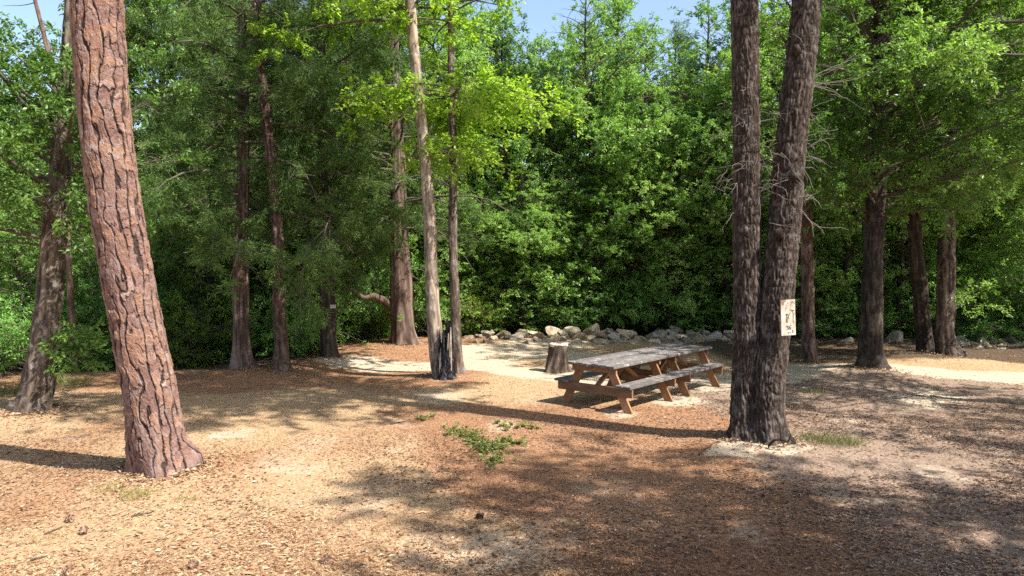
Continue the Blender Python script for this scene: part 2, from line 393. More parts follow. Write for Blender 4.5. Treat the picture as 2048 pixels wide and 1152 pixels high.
STY = {   # leaf length, width, leaves per twig, twig length, sub-branches per metre, twigs per sub metre, branch elevation, droop, upward normal
    'oak':    dict(L=.088, W=.040, nl=22, tl=.32, spm=4.2, tpm=11, el=(5, 55), droop=.12, up=.9),
    'light':  dict(L=.085, W=.042, nl=22, tl=.34, spm=4.2, tpm=11, el=(0, 50), droop=.18, up=.9),
    'maple':  dict(L=.090, W=.062, nl=18, tl=.36, spm=4.4, tpm=11, el=(-5, 35), droop=.22, up=1.6),
    'cedar':  dict(L=.120, W=.016, nl=34, tl=.32, spm=5.0, tpm=14, el=(-8, 30), droop=.30, up=.3),
    'pine':   dict(L=.170, W=.010, nl=40, tl=.16, spm=2.6, tpm=5, el=(0, 40), droop=.05, up=.3),
    'shrub':  dict(L=.060, W=.030, nl=16, tl=.24, spm=4.5, tpm=11, el=(10, 70), droop=.10, up=.9),
}
def branch_path(rng, p0, az, el, ln, droop, n=7, wig=.10):
    P = [np.array(p0, float)]; st = ln / (n - 1); a, e = az, el
    for k in range(n - 1):
        a += rng.normal(0, wig); e += rng.normal(0, wig * .7) - droop * (k / n)
        P.append(P[-1] + st * np.array([math.cos(e) * math.sin(a), math.cos(e) * math.cos(a), math.sin(e)]))
    return np.array(P)
def foliate(rng, Gt, TW, P, r0, sty, s0=.22, sublen=.42):
    """twigs along one branch path: sub-branches as fine tubes, twig starts into TW"""
    ln = np.linalg.norm(np.diff(P, axis=0), axis=1).sum(); n = len(P)
    tube(Gt, P, np.linspace(r0, max(.006, r0 * .22), n), 5, h=.5)
    k = max(3, int(ln * sty['spm']))
    for s in np.concatenate([rng.uniform(s0, 1, k), [1.0]]):
        f = s * (n - 1); i = min(int(f), n - 2); p = P[i] + (P[i + 1] - P[i]) * (f - i); t = nrm(P[i + 1] - P[i])
        sl = ln * sublen * rng.uniform(.5, 1.1) * (1.15 - .65 * s); sl = min(max(sl, .25), 1.5)
        side = rng.normal(size=3); side[2] *= .45; side -= t * side.dot(t); side = nrm(side)
        d = nrm(t * rng.uniform(.35, .9) + side * (0.1 if s == 1.0 else 1.0) + np.array([0, 0, .12 - sty['droop'] * .5]))
        q = np.array([p, p + d * sl * .5 + [0, 0, .02], p + d * sl + [0, 0, -sty['droop'] * sl * .35]])
        tube(Gt, q, [max(.004, r0 * .3 * (1.1 - s * .6)), .005, .003], 3, h=.6)
        m = max(2, int(sl * sty['tpm'])); u = rng.uniform(.15, 1, m)
        st = q[0] + (q[2] - q[0]) * u[:, None]
        sd = rng.normal(size=(m, 3)); sd[:, 2] *= .6
        td = nrm(d * .8 + nrm(sd) + [0, 0, -.5 * sty['droop']])
        TW.append(np.concatenate([st, td, (sty['tl'] * rng.uniform(.6, 1.3, m))[:, None]], 1))
def leafout(rng, G, TW, sty, seed=0, thr=-.40, nscale=.85, lscale=1.0, tbias=0.0):
    T = np.concatenate(TW); keep = vnoise(T[:, :3] * nscale, seed) + .7 * vnoise(T[:, :3] * nscale * 2.4, seed + 3) > thr
    T = T[keep]; nl = sty['nl']; N = len(T) * nl
    st = np.repeat(T[:, :3], nl, 0); td = np.repeat(T[:, 3:6], nl, 0); tl = np.repeat(T[:, 6], nl)
    u = rng.uniform(.1, 1, N) ** .8
    pos = st + td * (tl * u)[:, None] + rng.normal(size=(N, 3)) * .025
    pos[:, 2] -= sty['droop'] * .35 * tl * u * u
    rd = rng.normal(size=(N, 3)); rd[:, 2] *= .6
    d = nrm(td * .7 + nrm(rd) * .9 + [0, 0, -.7 * sty['droop']])
    n = nrm(rng.normal(size=(N, 3)) * .6 + [0, 0, sty['up']])
    clump = np.repeat(hsh(np.arange(len(T)), 7, 3, seed), nl)
    tint = np.clip(.5 + tbias + .20 * rng.normal(size=N) + .55 * (clump - .5), 0, 1)
    leaf_quads(G, pos, d, n, sty['L'] * lscale * rng.uniform(.7, 1.25, N), sty['W'] * lscale * rng.uniform(.75, 1.2, N), tint)
    return N
def crown(rng, Gt, TW, P, R, z0, z1, rad, nb, sty, prof='round', bias=(0, 0), az_rng=None):
    """branches along trunk path P (radii R) between heights z0, z1"""
    o = np.argsort(P[:, 2]); Pz = P[o, 2]
    for i in range(nb):
        t = (i + rng.uniform(0, 1)) / nb; z = z0 + (z1 - z0) * t
        p0 = np.array([np.interp(z, Pz, P[o, k]) for k in range(3)]); p0[2] = z; r = np.interp(z, Pz, R[o])
        az = i * 2.39996 + rng.normal(0, .35)
        if az_rng is not None: az = rng.uniform(*az_rng)
        pr = {'round': math.sqrt(max(.05, 1 - (1.7 * t - .7) ** 2)), 'cone': 1.0 - .8 * t, 'full': (1.0 if t < .72 else 1.0 - (t - .72) * 2.0) * (.8 + .2 * math.sin(9 * t + rad)), 'flat': .9 + .1 * rng.random(), 'dome': math.sqrt(max(.05, 1 - t * t))}[prof]
        ln = rad * pr * rng.uniform(.6, 1.12) * (1 + bias[0] * math.sin(az) + bias[1] * math.cos(az))
        ln = max(.5, ln)
        lo, hi = sty['el']; el = math.radians(lo + (hi - lo) * (t * .75 + .25 * rng.random()))
        foliate(rng, Gt, TW, branch_path(rng, p0, az, el, ln, sty['droop']), min(.45 * r + .004, .012 * ln + .008), sty)

def trunk_geo(G, P, R, ns, step, amp, seed, kz=.16, kr=14, flare=0, flobes=5, fh=.22, sink=.25, ridged=True):
    """a displaced bark tube along P; starts a little under the ground"""
    P, R, s = resample(P, R, step)
    t0 = nrm(P[1] - P[0]); P = np.concatenate([[P[0] - t0 * sink], P]); R = np.concatenate([[R[0] * 1.08], R]); s = np.concatenate([[-sink], s])
    T, B, N = frames(P); th = np.arange(ns) * 2 * math.pi / ns
    dirs = np.cos(th)[None, :, None] * B[:, None] + np.sin(th)[None, :, None] * N[:, None]
    rr = R[:, None] * np.ones((1, ns)); S_ = s[:, None] * np.ones((1, ns)); TH = th[None, :] * np.ones((len(s), 1))
    q = np.stack([np.cos(TH) * rr * kr, np.sin(TH) * rr * kr, S_ * kr * kz], -1)
    n = fbm(q, seed, 3)
    h = 1 - np.abs(n) * 2.2 if ridged else .5 + n * .5
    h = np.clip(1 - h if ridged else h, 0, 1)
    q2 = np.stack([np.cos(TH) * rr * 2.5, np.sin(TH) * rr * 2.5, S_ * 1.3], -1)
    rr = rr * (1 + .07 * fbm(q2, seed + 9, 2)) + amp * (h - .5)
    if flare:
        lob = .55 + .45 * np.cos(flobes * TH + 6 * hsh(seed, 1)) + .3 * np.cos(3 * TH + 2)
        rr = rr + flare * np.exp(-np.maximum(S_, 0) / fh) * lob
    V = P[:, None] + rr[:, :, None] * dirs
    G.add(V.reshape(-1, 3), grid_faces(len(P), ns), None, h=h.ravel())
    return P[1:], R[1:]
def px_path(pts, Y, ly=0.0):
    P, R = [], []
    for a, b, w in pts:
        p = pt(a, b, Y)
        if ly:
            p = pt(a, b, Y + ly * max(0, p[2]))
        P.append(p); R.append(w / 2 / F * p[1])
    P = np.array(P); P[0][2] = gz(P[0][0], P[0][1]); R = np.array(R)
    ok = np.r_[True, P[1:, 2] > P[0][2] + .06]; P, R = P[ok], R[ok]
    return P, np.array(R)
def extend(P, R, ztop, rtop=.03):
    d = nrm(P[-1] - P[-3]); d = nrm(d + [0, 0, .5]); k = max(2, int((ztop - P[-1][2]) / 1.5))
    for i in range(1, k + 1):
        q = P[-1] + d * (ztop - P[-1][2]) / max(.3, d[2]) / (k - i + 1) if i < k else P[-1] + d * (ztop - P[-1][2]) / max(.3, d[2])
        P = np.vstack([P, q]); R = np.append(R, R[-1] + (rtop - R[-1]) / (k - i + 1))
    return P, R

LEAVES = 0
def traced_tree(name, label, pts, Y, bark, ztop, crowns, leaf, amp=.03, kz=.16, kr=14, flare=.05, fh=.22, ly=0.0, ns=40, step=.04, extra=None, thr=-.45, group=None, flobes=5):
    global LEAVES
    rng = RNG(label); P, R = px_path(pts, Y, ly); R = R * .90
    base = tuple(P[0]); P, R = extend(P, R, ztop) if ztop > P[-1][2] else (P, R)
    root = thing(name, label, 'tree', base, group)
    Gt = Geo(); P, R = trunk_geo(Gt, P, R, ns, step, amp, zlib.crc32(label.encode()) % 1000, kz, kr, flare, flobes, fh)
    Gl = Geo(); Gb = Geo()
    for (sty, z0, z1, rad, nb, prof, bias) in crowns:
        TW = []; st = STY[sty]
        crown(rng, Gb, TW, P, R, z0, z1, rad, nb, st, prof, bias)
        LEAVES += leafout(rng, Gl, TW, st, zlib.crc32(label.encode()) % 997, thr)
    if extra: extra(rng, Gt, Gb, Gl, P, R)
    Gt.build('trunk', M[bark], root, smooth=True)
    if Gb.V: Gb.build('limbs', M['limb'], root, smooth=True)
    if Gl.V: Gl.build('crown', M[leaf], root)
    return root

# ------------------------------------------------------------------ the leaning foreground pine
def big_pine():
    pts = [(330, 958, 132), (318, 900, 118), (303, 800, 112), (283, 700, 110), (264, 600, 108), (246, 500, 107), (230, 400, 106), (217, 300, 105), (206, 200, 105), (199, 100, 106), (194, 0, 106), (188, -120, 104)]
    P, R = px_path(pts, 8.55, -.10); R = R * .90
    label = 'big leaning pine with thick plated reddish bark, standing alone in the sunlit foreground'
    root = thing('pine_tree', label, 'tree', tuple(P[0])); rng = RNG(label)
    P, R = extend(P, R, 19.0, .07)
    P, R, s = resample(P, R, .014); k = np.searchsorted(s, 8.0); 
    near = slice(0, k); far = slice(k - 1, None, 40)
    G = Geo()
    for sl, ns in ((near, 190), (far, 24)):
        p, r, ss = P[sl], R[sl], s[sl]
        if sl is near:
            p = np.concatenate([[p[0] - [0, 0, .3]], p]); r = np.concatenate([[r[0]], r]); ss = np.concatenate([[-.3], ss])
        T, B, N = frames(p); th = np.arange(ns) * 2 * math.pi / ns
        TH = th[None] * np.ones((len(ss), 1)); SS = ss[:, None] * np.ones((1, ns)); rr = r[:, None] * np.ones((1, ns))
        c3 = np.stack([np.cos(TH), np.sin(TH), SS * 1.6], -1)
        NU = 15
        u = TH / (2 * math.pi) * NU + .80 * fbm(c3 * [2.2, 2.2, 1.7], 31, 2) + .34 * fbm(c3 * [7, 7, 5], 33, 3)
        ci = np.floor(u); fu = u - ci; ci = np.mod(ci, NU)
        v = SS / .11 * (.5 + 1.0 * hsh(ci, 3, 0, 4)) + 10 * hsh(ci, 5, 0, 6) + .75 * fbm(c3 * [6, 6, 4], 35, 3)
        ri = np.floor(v); fv = v - ri
        pid = hsh(ci, ri, 1, 2)
        merge = hsh(ci, np.round(v), 2, 8)
        wv = .55 + .9 * hsh(ci, np.floor(v / 3.0), 4, 3)
        du = np.minimum(fu, 1 - fu); dv = np.minimum(fv, 1 - fv)
        e1 = np.exp(-(du / (.085 * wv)) ** 2) * np.clip(wv * 1.0 - .12, .12, 1); e2 = np.exp(-(dv / .055) ** 2) * np.clip(merge * 1.5 - .35, .0, 1)
        layer = fbm(np.stack([u * 2.6, v * 1.6, pid * 9], -1), 41, 3)
        lay = np.floor((layer * 1.3 + 1) * 4) / 8
        disp = -.022 * e1 - .009 * e2 + .012 * (pid - .5) + .014 * (lay - .5) + .004 * fbm(c3 * [30, 30, 22], 43, 2)
        fl = np.exp(-np.maximum(SS, 0) / .22) * (.055 + .045 * np.cos(4 * TH + 1.0) + .05 * np.clip(np.cos(TH - .4), 0, 1))
        V = p[:, None] + (rr + disp + fl)[:, :, None] * (np.cos(th)[None, :, None] * B[:, None] + np.sin(th)[None, :, None] * N[:, None])
        G.add(V.reshape(-1, 3), grid_faces(len(p), ns), None, plate=np.clip(.75 * pid + .6 * (lay - .5) + .12, 0, 1).ravel(), crack=np.maximum(e1, .65 * e2).ravel())
    G.build('trunk', M['pine'], root, smooth=False)
    Gb, Gl, TW = Geo(), Geo(), []
    crown(rng, Gb, TW, P, R, 13.5, 19, 3.2, 26, STY['pine'], 'round')
    leafout(rng, Gl, TW, STY['pine'], 3, -.6)
    Gb.build('limbs', M['limb'], root, smooth=True); Gl.build('crown', M['cedar'], root)
big_pine()

# ------------------------------------------------------------------ trees round the clearing
def sprig(where, n, rad, sty, zr):
    def f(rng, Gt, Gb, Gl, P, R):
        TW = []; o = np.argsort(P[:, 2])
        for i in range(n):
            z = rng.uniform(*zr); p0 = np.array([np.interp(z, P[o, 2], P[o, k]) for k in range(3)])
            az = where + rng.normal(0, .7); r = np.interp(z, P[o, 2], R[o])
            p0 = p0 + r * .8 * np.array([math.sin(az), math.cos(az), 0])
            foliate(rng, Gt, TW, branch_path(rng, p0, az, rng.uniform(-.1, .6), rad * rng.uniform(.5, 1), .1), .010, STY[sty], .1)
        leafout(rng, Gl, TW, STY[sty], 5, -2)
    return f
traced_tree('oak_tree', 'grey oak with lichen blotched trunk and wide flared foot, left of the leaning pine',
    [(65, 838, 74), (70, 800, 66), (85, 700, 56), (98, 600, 52), (108, 480, 50), (118, 380, 46), (128, 260, 42), (140, 100, 36), (150, -60, 30)], 11.7, 'oak_bark', 6.8,
    [('oak', 2.5, 5.0, 2.4, 46, 'round', (-.1, -.25))], 'oak', flare=.05, fh=.3, extra=sprig(1.6, 7, .45, 'oak', (.75, 1.25)))
traced_tree('cedar_tree', 'cedar with a pale flared foot, first of the trunks right of the leaning pine',
    [(488, 745, 44), (486, 720, 38), (483, 650, 34), (482, 550, 32), (485, 400, 28), (487, 250, 26), (485, 100, 22), (480, -150, 14)], 16.3, 'cedar_bark', 10.8,
    [('cedar', 2.7, 10.6, 2.7, 66, 'cone', (0, -.25))], 'cedar', thr=-.12, flare=.12, fh=.25, kz=.05)
traced_tree('slender_pine', 'slender reddish pine trunk with a bare lower stem, just right of the pale flared cedar',
    [(566, 750, 34), (560, 650, 28), (556, 500, 25), (550, 400, 23), (540, 300, 22), (527, 200, 21), (517, 100, 20), (513, 0, 19), (505, -200, 16)], 16.0, 'pinkish_bark', 10.5,
    [('cedar', 4.3, 10.4, 2.0, 40, 'round', (0, -.25))], 'cedar', thr=-.12, kz=.25, kr=16, flare=.03)
traced_tree('cedar_tree', 'dark straight cedar carrying a tiny pale tag on its trunk',
    [(660, 727, 38), (658, 690, 34), (655, 600, 32), (650, 500, 28), (645, 350, 24), (642, 100, 18)], 17.9, 'dark_bark', 11.0,
    [('cedar', 3.0, 10.8, 2.7, 62, 'cone', (0, -.3))], 'cedar', thr=-.12, flare=.06, kz=.06)
def low_branch(rng, Gt, Gb, Gl, P, R):
    b = np.array([pt(790, 615, 20.3), pt(770, 602, 20.2), pt(748, 592, 20.0), pt(728, 597, 19.9), pt(705, 580, 19.8), pt(690, 572, 19.8)])
    tube(Gt, b, [.13, .11, .09, .07, .05, .03], 8, h=.4)
    TW = []; foliate(rng, Gt, TW, b[2:], .04, STY['cedar'], .3); leafout(rng, Gl, TW, STY['cedar'], 8, -2)
traced_tree('cedar_tree', 'stout old cedar with shaggy stringy bark and a low crooked branch',
    [(808, 702, 58), (805, 650, 52), (803, 560, 47), (798, 480, 43), (795, 350, 36), (790, 200, 28), (785, 0, 18)], 20.3, 'cedar_bark', 11.5,
    [('cedar', 3.0, 11.3, 2.9, 58, 'cone', (0, -.3)), ('cedar', 3.0, 6.5, 2.0, 20, 'flat', (0, -.4))], 'cedar', thr=-.12, flare=.10, kz=.05, kr=12, amp=.035, extra=low_branch)
def umbrella(rng, Gt, Gb, Gl, P, R):
    TW = []; o = np.argsort(P[:, 2])
    for z, n, ln in ((5.80, 17, 2.15), (4.75, 9, 1.25)):            # tiers of drooping boughs
        for i in range(n):
            zz = z + rng.normal(0, .10); p0 = np.array([np.interp(zz, P[o, 2], P[o, k]) for k in range(3)]); p0[2] = zz
            foliate(rng, Gt, TW, branch_path(rng, p0, i * 2.4 + rng.normal(0, .3), rng.uniform(.02, .20), ln * rng.uniform(.75, 1.1), .24, 8, .08), .022, dict(STY['maple'], up=2.4, spm=5.2), .15, .34)
    leafout(rng, Gl, TW, STY['maple'], 7, -.65, tbias=.08)
traced_tree('maple_tree', 'thicker pale stem of the close pair, leaning left beside the charred stump',
    [(884, 768, 36), (880, 740, 33), (869, 650, 32), (863, 550, 29), (858, 420, 26), (848, 300, 24), (838, 200, 24), (828, 100, 23), (820, 0, 22), (810, -200, 18)], 15.0, 'pale_bark', 11.5,
    [('maple', 6.9, 8.2, 1.9, 14, 'flat', (-.35, .35)), ('maple', 9.2, 11.5, 1.9, 14, 'round', (-.2, .2))], 'bright', amp=.012, thr=-.2, flare=.04)
traced_tree('maple_tree', 'thinner straight stem of the close pair, dark above and pale at its foot',
    [(917, 757, 26), (914, 700, 23), (910, 600, 22), (906, 500, 20), (906, 300, 18), (903, 150, 16), (902, 0, 15), (900, -200, 12)], 15.4, 'oak_bark', 10.5,
    [('maple', 7.2, 8.3, 1.7, 8, 'flat', (-.2, .4)), ('maple', 9.0, 10.3, 1.6, 8, 'round', (-.2, .3))], 'bright', amp=.012, flare=.04, extra=umbrella)
traced_tree('slender_tree', 'slim brown trunk standing bare right behind the forked oak',
    [(1621, 726, 32), (1618, 700, 28), (1616, 600, 26), (1614, 480, 24), (1608, 370, 21), (1600, 250, 18), (1592, 80, 14)], 17.8, 'pinkish_bark', 9.5,
    [('oak', 5.5, 9.4, 2.2, 22, 'round', (0, 0))], 'oak', flare=.04)
traced_tree('oak_tree', 'dark straight oak on a dark root mound beside the sandy path',
    [(1741, 753, 56), (1741, 735, 48), (1743, 650, 45), (1747, 500, 42), (1752, 380, 40), (1757, 250, 37), (1760, 120, 34), (1762, -50, 28), (1765, -200, 20)], 16.0, 'dark_bark', 10.5,
    [('oak', 3.2, 8.6, 3.3, 64, 'round', (.3, -.1)), ('oak', 3.6, 7.5, 2.6, 34, 'flat', (.1, -.35))], 'oak', thr=-.25, flare=.10, fh=.16)
traced_tree('oak_tree', 'dim leaning oak between the dark mounded oak and the sunlit flared one',
    [(1852, 714, 36), (1846, 650, 34), (1838, 560, 31), (1830, 480, 28), (1824, 350, 24), (1820, 150, 18), (1818, -50, 12)], 19.2, 'dark_bark', 10.0,
    [('oak', 3.6, 9.8, 3.0, 60, 'round', (0, -.15))], 'oak', thr=-.25, flare=.05)
traced_tree('oak_tree', 'brown oak with a sunlit right edge and flared foot beside the right stones',
    [(1897, 720, 46), (1894, 700, 40), (1892, 600, 38), (1893, 480, 34), (1898, 350, 30), (1905, 200, 24), (1912, 0, 16)], 18.5, 'fork_bark', 10.5,
    [('oak', 3.8, 10.3, 3.4, 62, 'round', (.1, -.1)), ('oak', 3.9, 7.0, 2.6, 30, 'flat', (0, -.35))], 'oak', thr=-.25, flare=.11, fh=.25, extra=sprig(1.2, 6, .8, 'oak', (1.2, 2.0)))
def snag():
    label = 'bare dead pole tilting against the sky left of the leaning pine'
    P, R = px_path([(150, 742, 13), (135, 500, 13), (118, 250, 12), (105, 140, 11), (88, 70, 9), (70, 0, 8), (60, -40, 7)], 16.5)
    root = thing('dead_tree', label, 'tree', tuple(P[0])); G = Geo(); P, R = trunk_geo(G, P, R, 10, .08, .01, 77)
    rng = RNG(label)
    for i in range(16):
        k = rng.integers(len(P) // 2, len(P) - 2); az = rng.uniform(0, 6.28)
        b = branch_path(rng, P[k], az, rng.uniform(-.3, .3), rng.uniform(.3, 1.1), .05); tube(G, b, np.linspace(.012, .003, len(b)), 4, h=.5)
    G.build('trunk', M['pinkish_bark'], root, smooth=True)
snag()

# ------------------------------------------------------------------ forked oak with the sign
def forked_oak():
    label = 'forked oak with two dark trunks rising from one root foot, carrying a white sign'
    rng = RNG(label); Y = 9.95
    L = [(1490, 885, 66), (1489, 850, 58), (1489, 780, 55), (1494, 690, 55), (1495, 600, 56), (1494, 450, 56), (1493, 300, 55), (1491, 150, 54), (1489, 0, 52), (1485, -300, 46), (1478, -650, 38)]
    Rr = [(1534, 893, 84), (1533, 850, 76), (1535, 770, 72), (1544, 690, 66), (1553, 600, 66), (1568, 450, 64), (1580, 300, 62), (1598, 150, 60), (1615, 0, 58), (1652, -300, 48), (1700, -650, 38)]
    PL, RL = px_path(L, Y); PR, RR = px_path(Rr, Y - .08)
    base = (float((PL[0][0] + PR[0][0]) / 2), Y, float(gz(PR[0][0], Y)))
    root = thing('forked_oak', label, 'tree', base)
    Gb, Gl = Geo(), Geo()
    for P, R, nm, sd in ((PL, RL, 'left', 11), (PR, RR, 'right', 12)):
        P, R = extend(P, R * .95, 13.5, .04); G = Geo()
        P, R = trunk_geo(G, P, R, 130, .014, .021, sd, .24, 36, .085, 6, .15)
        TW = []; crown(rng, Gb, TW, P, R, 8.0, 13.2, 3.0, 40, STY['oak'], 'round', (-.35, -.25)); leafout(rng, Gl, TW, STY['oak'], sd, -.3)
        if nm == 'right':                                            # knots and burls
            for a, b, r in ((1590, 352, .07), (1556, 468, .06), (1592, 100, .06)):
                c = pt(a, b, Y - .28); th = np.linspace(0, math.pi, 7); ph = np.arange(10) * .628
                V = np.array([c + r * np.array([math.sin(t) * math.cos(q), math.sin(t) * math.sin(q) * .8, math.cos(t) * 1.2]) * (1 + .25 * rng.normal()) for t in th for q in ph])
                G.add(V, grid_faces(7, 10), None, h=.3)
        G.build('trunk', M['fork_bark'], root, smooth=True)
    Gd = Geo()
    for i in range(60):
        py = rng.normal(330, 70) if i < 48 else rng.uniform(-20, 520); st = (PL if rng.random() < .55 else PR)
        z = pt(1500, py, Y)[2]; o = np.argsort(st[:, 2]); p0 = np.array([np.interp(z, st[o, 2], st[o, k]) for k in range(3)])
        az = rng.choice([1.57, -1.57, 3.14, 2.4, -2.4]) + rng.normal(0, .5)
        b = branch_path(rng, p0 + .10 * np.array([math.sin(az), math.cos(az), 0]), az, rng.normal(.05, .35), rng.uniform(.2, .6), .12, 8, .28)
        tube(Gd, b, np.linspace(.005, .002, 8), 4, h=.6)
        for j in range(3):
            k = rng.integers(2, 7); q = branch_path(rng, b[k], az + rng.normal(0, .9), rng.normal(0, .5), rng.uniform(.12, .4), .15, 5, .3); tube(Gd, q, np.linspace(.004, .002, 5), 3, h=.7)
    # one long bare spray reaching right
    for i in range(9):
        b = branch_path(rng, pt(1590, 170, Y), 1.45 + rng.normal(0, .15), .12 + rng.normal(0, .15), rng.uniform(.7, 1.7), -.03, 10, .13); tube(Gd, b, np.linspace(.005, .0016, 10), 4, h=.7)
    Gd.build('dead_twigs', M['dead_twig'], root, smooth=True)
    Gb.build('limbs', M['limb'], root, smooth=True); Gl.build('crown', M['oak'], root)
forked_oak()

# ------------------------------------------------------------------ oaks past the right edge (their low branches hang into view and they shade the floor)
def side_oak(label, x, y, h, z0, rad, nb, arms=(), thr=-.3, lean=(0, 0)):
    rng = RNG(label); P = np.array([[x + lean[0] * k, y + lean[1] * k, k * h / 6] for k in range(7)], float); P[0][2] = gz(x, y)
    R = np.linspace(.24, .04, 7); root = thing('oak_tree', label, 'tree', tuple(P[0]))
    Gt, Gb, Gl, TW = Geo(), Geo(), Geo(), []
    P, R = trunk_geo(Gt, P, R, 24, .08, .02, 5, flare=.06)
    crown(rng, Gb, TW, P, R, z0, h * .98, rad, nb, STY['oak'], 'round')
    for z, pts in arms:
        o = np.argsort(P[:, 2]); p0 = np.array([np.interp(z, P[o, 2], P[o, k]) for k in range(3)])
        b = np.array([p0] + list(pts)); b, r, s = resample(b, np.linspace(.06, .015, len(b)), .5); foliate(rng, Gb, TW, b, .05, STY['oak'], .45, .3)
    leafout(rng, Gl, TW, STY['oak'], 9, thr)
    Gt.build('trunk', M['oak_bark'], root, smooth=True); Gb.build('limbs', M['limb'], root, smooth=True); Gl.build('crown', M['oak'], root)
side_oak('spreading oak past the right edge whose grey limbs hang into the upper right corner', 11.3, 11.3, 9.6, 4.8, 3.0, 46,
         [(4.6, [(9.5, 11.2, 5.3), (7.6, 11.6, 5.6), (6.5, 11.7, 5.7)]), (5.2, [(9.6, 11.8, 6.0), (8.0, 12.6, 6.4), (6.9, 12.9, 6.3)]), (4.2, [(10.0, 11.4, 4.4), (8.9, 12.2, 4.3), (8.2, 12.8, 4.0)])], thr=-.02)
side_oak('oak standing outside the right edge that throws the broad foreground shade', 9.7, 2.3, 12.4, 5.0, 3.8, 76, thr=-.32)
side_oak('broad oak well outside the right edge, dappling the ground by the path', 14.6, 7.2, 10.5, 4.4, 3.4, 40, thr=0.0)
side_oak('younger oak outside the right edge, shading the near right corner', 8.3, 0.2, 9.5, 4.6, 3.0, 44)

# ------------------------------------------------------------------ trees of the forest edge: a few kinds, then copies
def proto_tree(name, label, h, z0, rad, nb, sty, leaf, bark, prof, r0, loc, group, thr=-.34, lscale=1.15):
    rng = RNG(label); P = np.array([[.12 * math.sin(k * 1.3 + h), .12 * math.cos(k * 1.7), k * h / 6] for k in range(7)], float); P[0] = 0
    R = np.linspace(r0, .02, 7); P += np.array(loc)
    root = thing(name, label, 'tree', loc, group)
    Gt, Gb, Gl, TW = Geo(), Geo(), Geo(), []
    P, R = trunk_geo(Gt, P, R, 14, .15, .015, 5, flare=.04)
    crown(rng, Gb, TW, P, R, loc[2] + z0, loc[2] + h * .98, rad, nb, STY[sty], prof)
    k0 = int(len(P) * .72); foliate(rng, Gb, TW, P[k0:], .03, dict(STY[sty], spm=STY[sty]['spm'] * 2.6), .05, .36)
    leafout(rng, Gl, TW, STY[sty], zlib.crc32(label.encode()) % 991, thr, lscale=lscale)
    Gt.build('trunk', M[bark], root, smooth=True); Gb.build('limbs', M['limb'], root, smooth=True); Gl.build('crown', M[leaf], root)
    return root
GB = 'trees of the forest edge'
def spot(px, Y):
    xx = (px - CX) / F * Y; return (xx, Y, float(gz(xx, Y)) - .03)
FOREST = [   # px, distance, scale, kind, label
    (1175, 25.0, 1.08, 0, 'light green broadleaf tree straight above the middle of the stone row'),
    (1010, 25.5, 1.0, 1, 'dense broadleaf tree behind the left end of the stone row'),
    (250, 21.5, 1.15, 2, 'dark feathery cedar directly behind the leaning pine'),
    (1075, 28.0, 1.0, 0, 'pale leafy tree under the patch of open sky, behind the sawn stump'),
    (1225, 27.5, 1.17, 1, 'broadleaf tree rising behind the tallest stones'),
    (1290, 25.5, .98, 0, 'light crowned tree behind the near end of the picnic table'),
    (1355, 28.5, 1.08, 2, 'feathery olive tree topping out under the second sky patch'),
    (1420, 25.5, 1.05, 0, 'light leafy tree just left of the forked oak, behind the stones'),
    (1490, 28.0, 1.15, 1, 'dense tree hidden behind the left trunk of the forked oak'),
    (1560, 24.5, 1.15, 0, 'leafy tree showing through the gap of the forked oak'),
    (1660, 26.0, 1.2, 1, 'dense green tree between the slim brown trunk and the dark mounded oak'),
    (1780, 24.5, 1.15, 0, 'light leafy tree behind the dark mounded oak'),
    (1870, 27.0, 1.25, 1, 'dense tree behind the two right hand oaks'),
    (1965, 24.5, 1.2, 0, 'light green tree above the right group of stones'),
    (2080, 25.0, 1.25, 1, 'dense tree at the right edge beyond the last stones'),
    (2130, 21.0, 1.0, 0, 'leafy tree half cut by the right edge behind the sandy path'),
    (-70, 20.0, .72, 0, 'leafy tree half cut by the left edge behind the grey oak'),
    (45, 22.0, .74, 1, 'short dense tree left of the grey oak trunk'),
    (145, 24.0, .78, 0, 'light leafy tree between the grey oak and the leaning pine'),
    (335, 23.0, 1.25, 1, 'tall dense tree close right of the leaning pine'),
    (420, 22.0, 1.15, 2, 'dark cedar behind the pale flared cedar trunk'),
    (600, 23.0, 1.2, 2, 'dark cedar behind the slender reddish pine'),
    (520, 26.0, 1.3, 1, 'tall broadleaf tree deep behind the slender reddish pine'),
    (705, 24.0, 1.2, 2, 'feathery cedar between the tagged cedar and the shaggy old one'),
    (760, 27.5, 1.3, 1, 'tall dense tree looming behind the shaggy old cedar'),
    (865, 25.0, 1.15, 0, 'leafy tree behind the close pair of stems'),
    (940, 27.5, 1.15, 1, 'dense tree just right of the close pair of stems'),
]
prng = RNG('forest')
kinds = [None] * 3
for (px, Y, sc, k, lab) in FOREST:
    if kinds[k] is None:
        loc = spot(px, Y)
        kinds[k] = (proto_tree('broadleaf_tree', lab, 10.2, .7, 2.8, 90, 'light', 'light', 'dark_bark', 'full', .13, loc, GB),
                    )[0] if k == 0 else proto_tree('broadleaf_tree', lab, 10.2, .6, 2.8, 86, 'oak', 'wood_leaf', 'dark_bark', 'full', .15, loc, GB) if k == 1 else \
                    proto_tree('cedar_tree', lab, 10.2, 1.4, 2.6, 66, 'cedar', 'cedar', 'dark_bark', 'cone', .15, loc, GB)
        kinds[k].scale = (sc,) * 3
    else:
        dup(kinds[k], spot(px, Y), prng.uniform(0, 6.28), (sc * prng.uniform(.92, 1.08), sc * prng.uniform(.92, 1.08), sc), lab, GB)

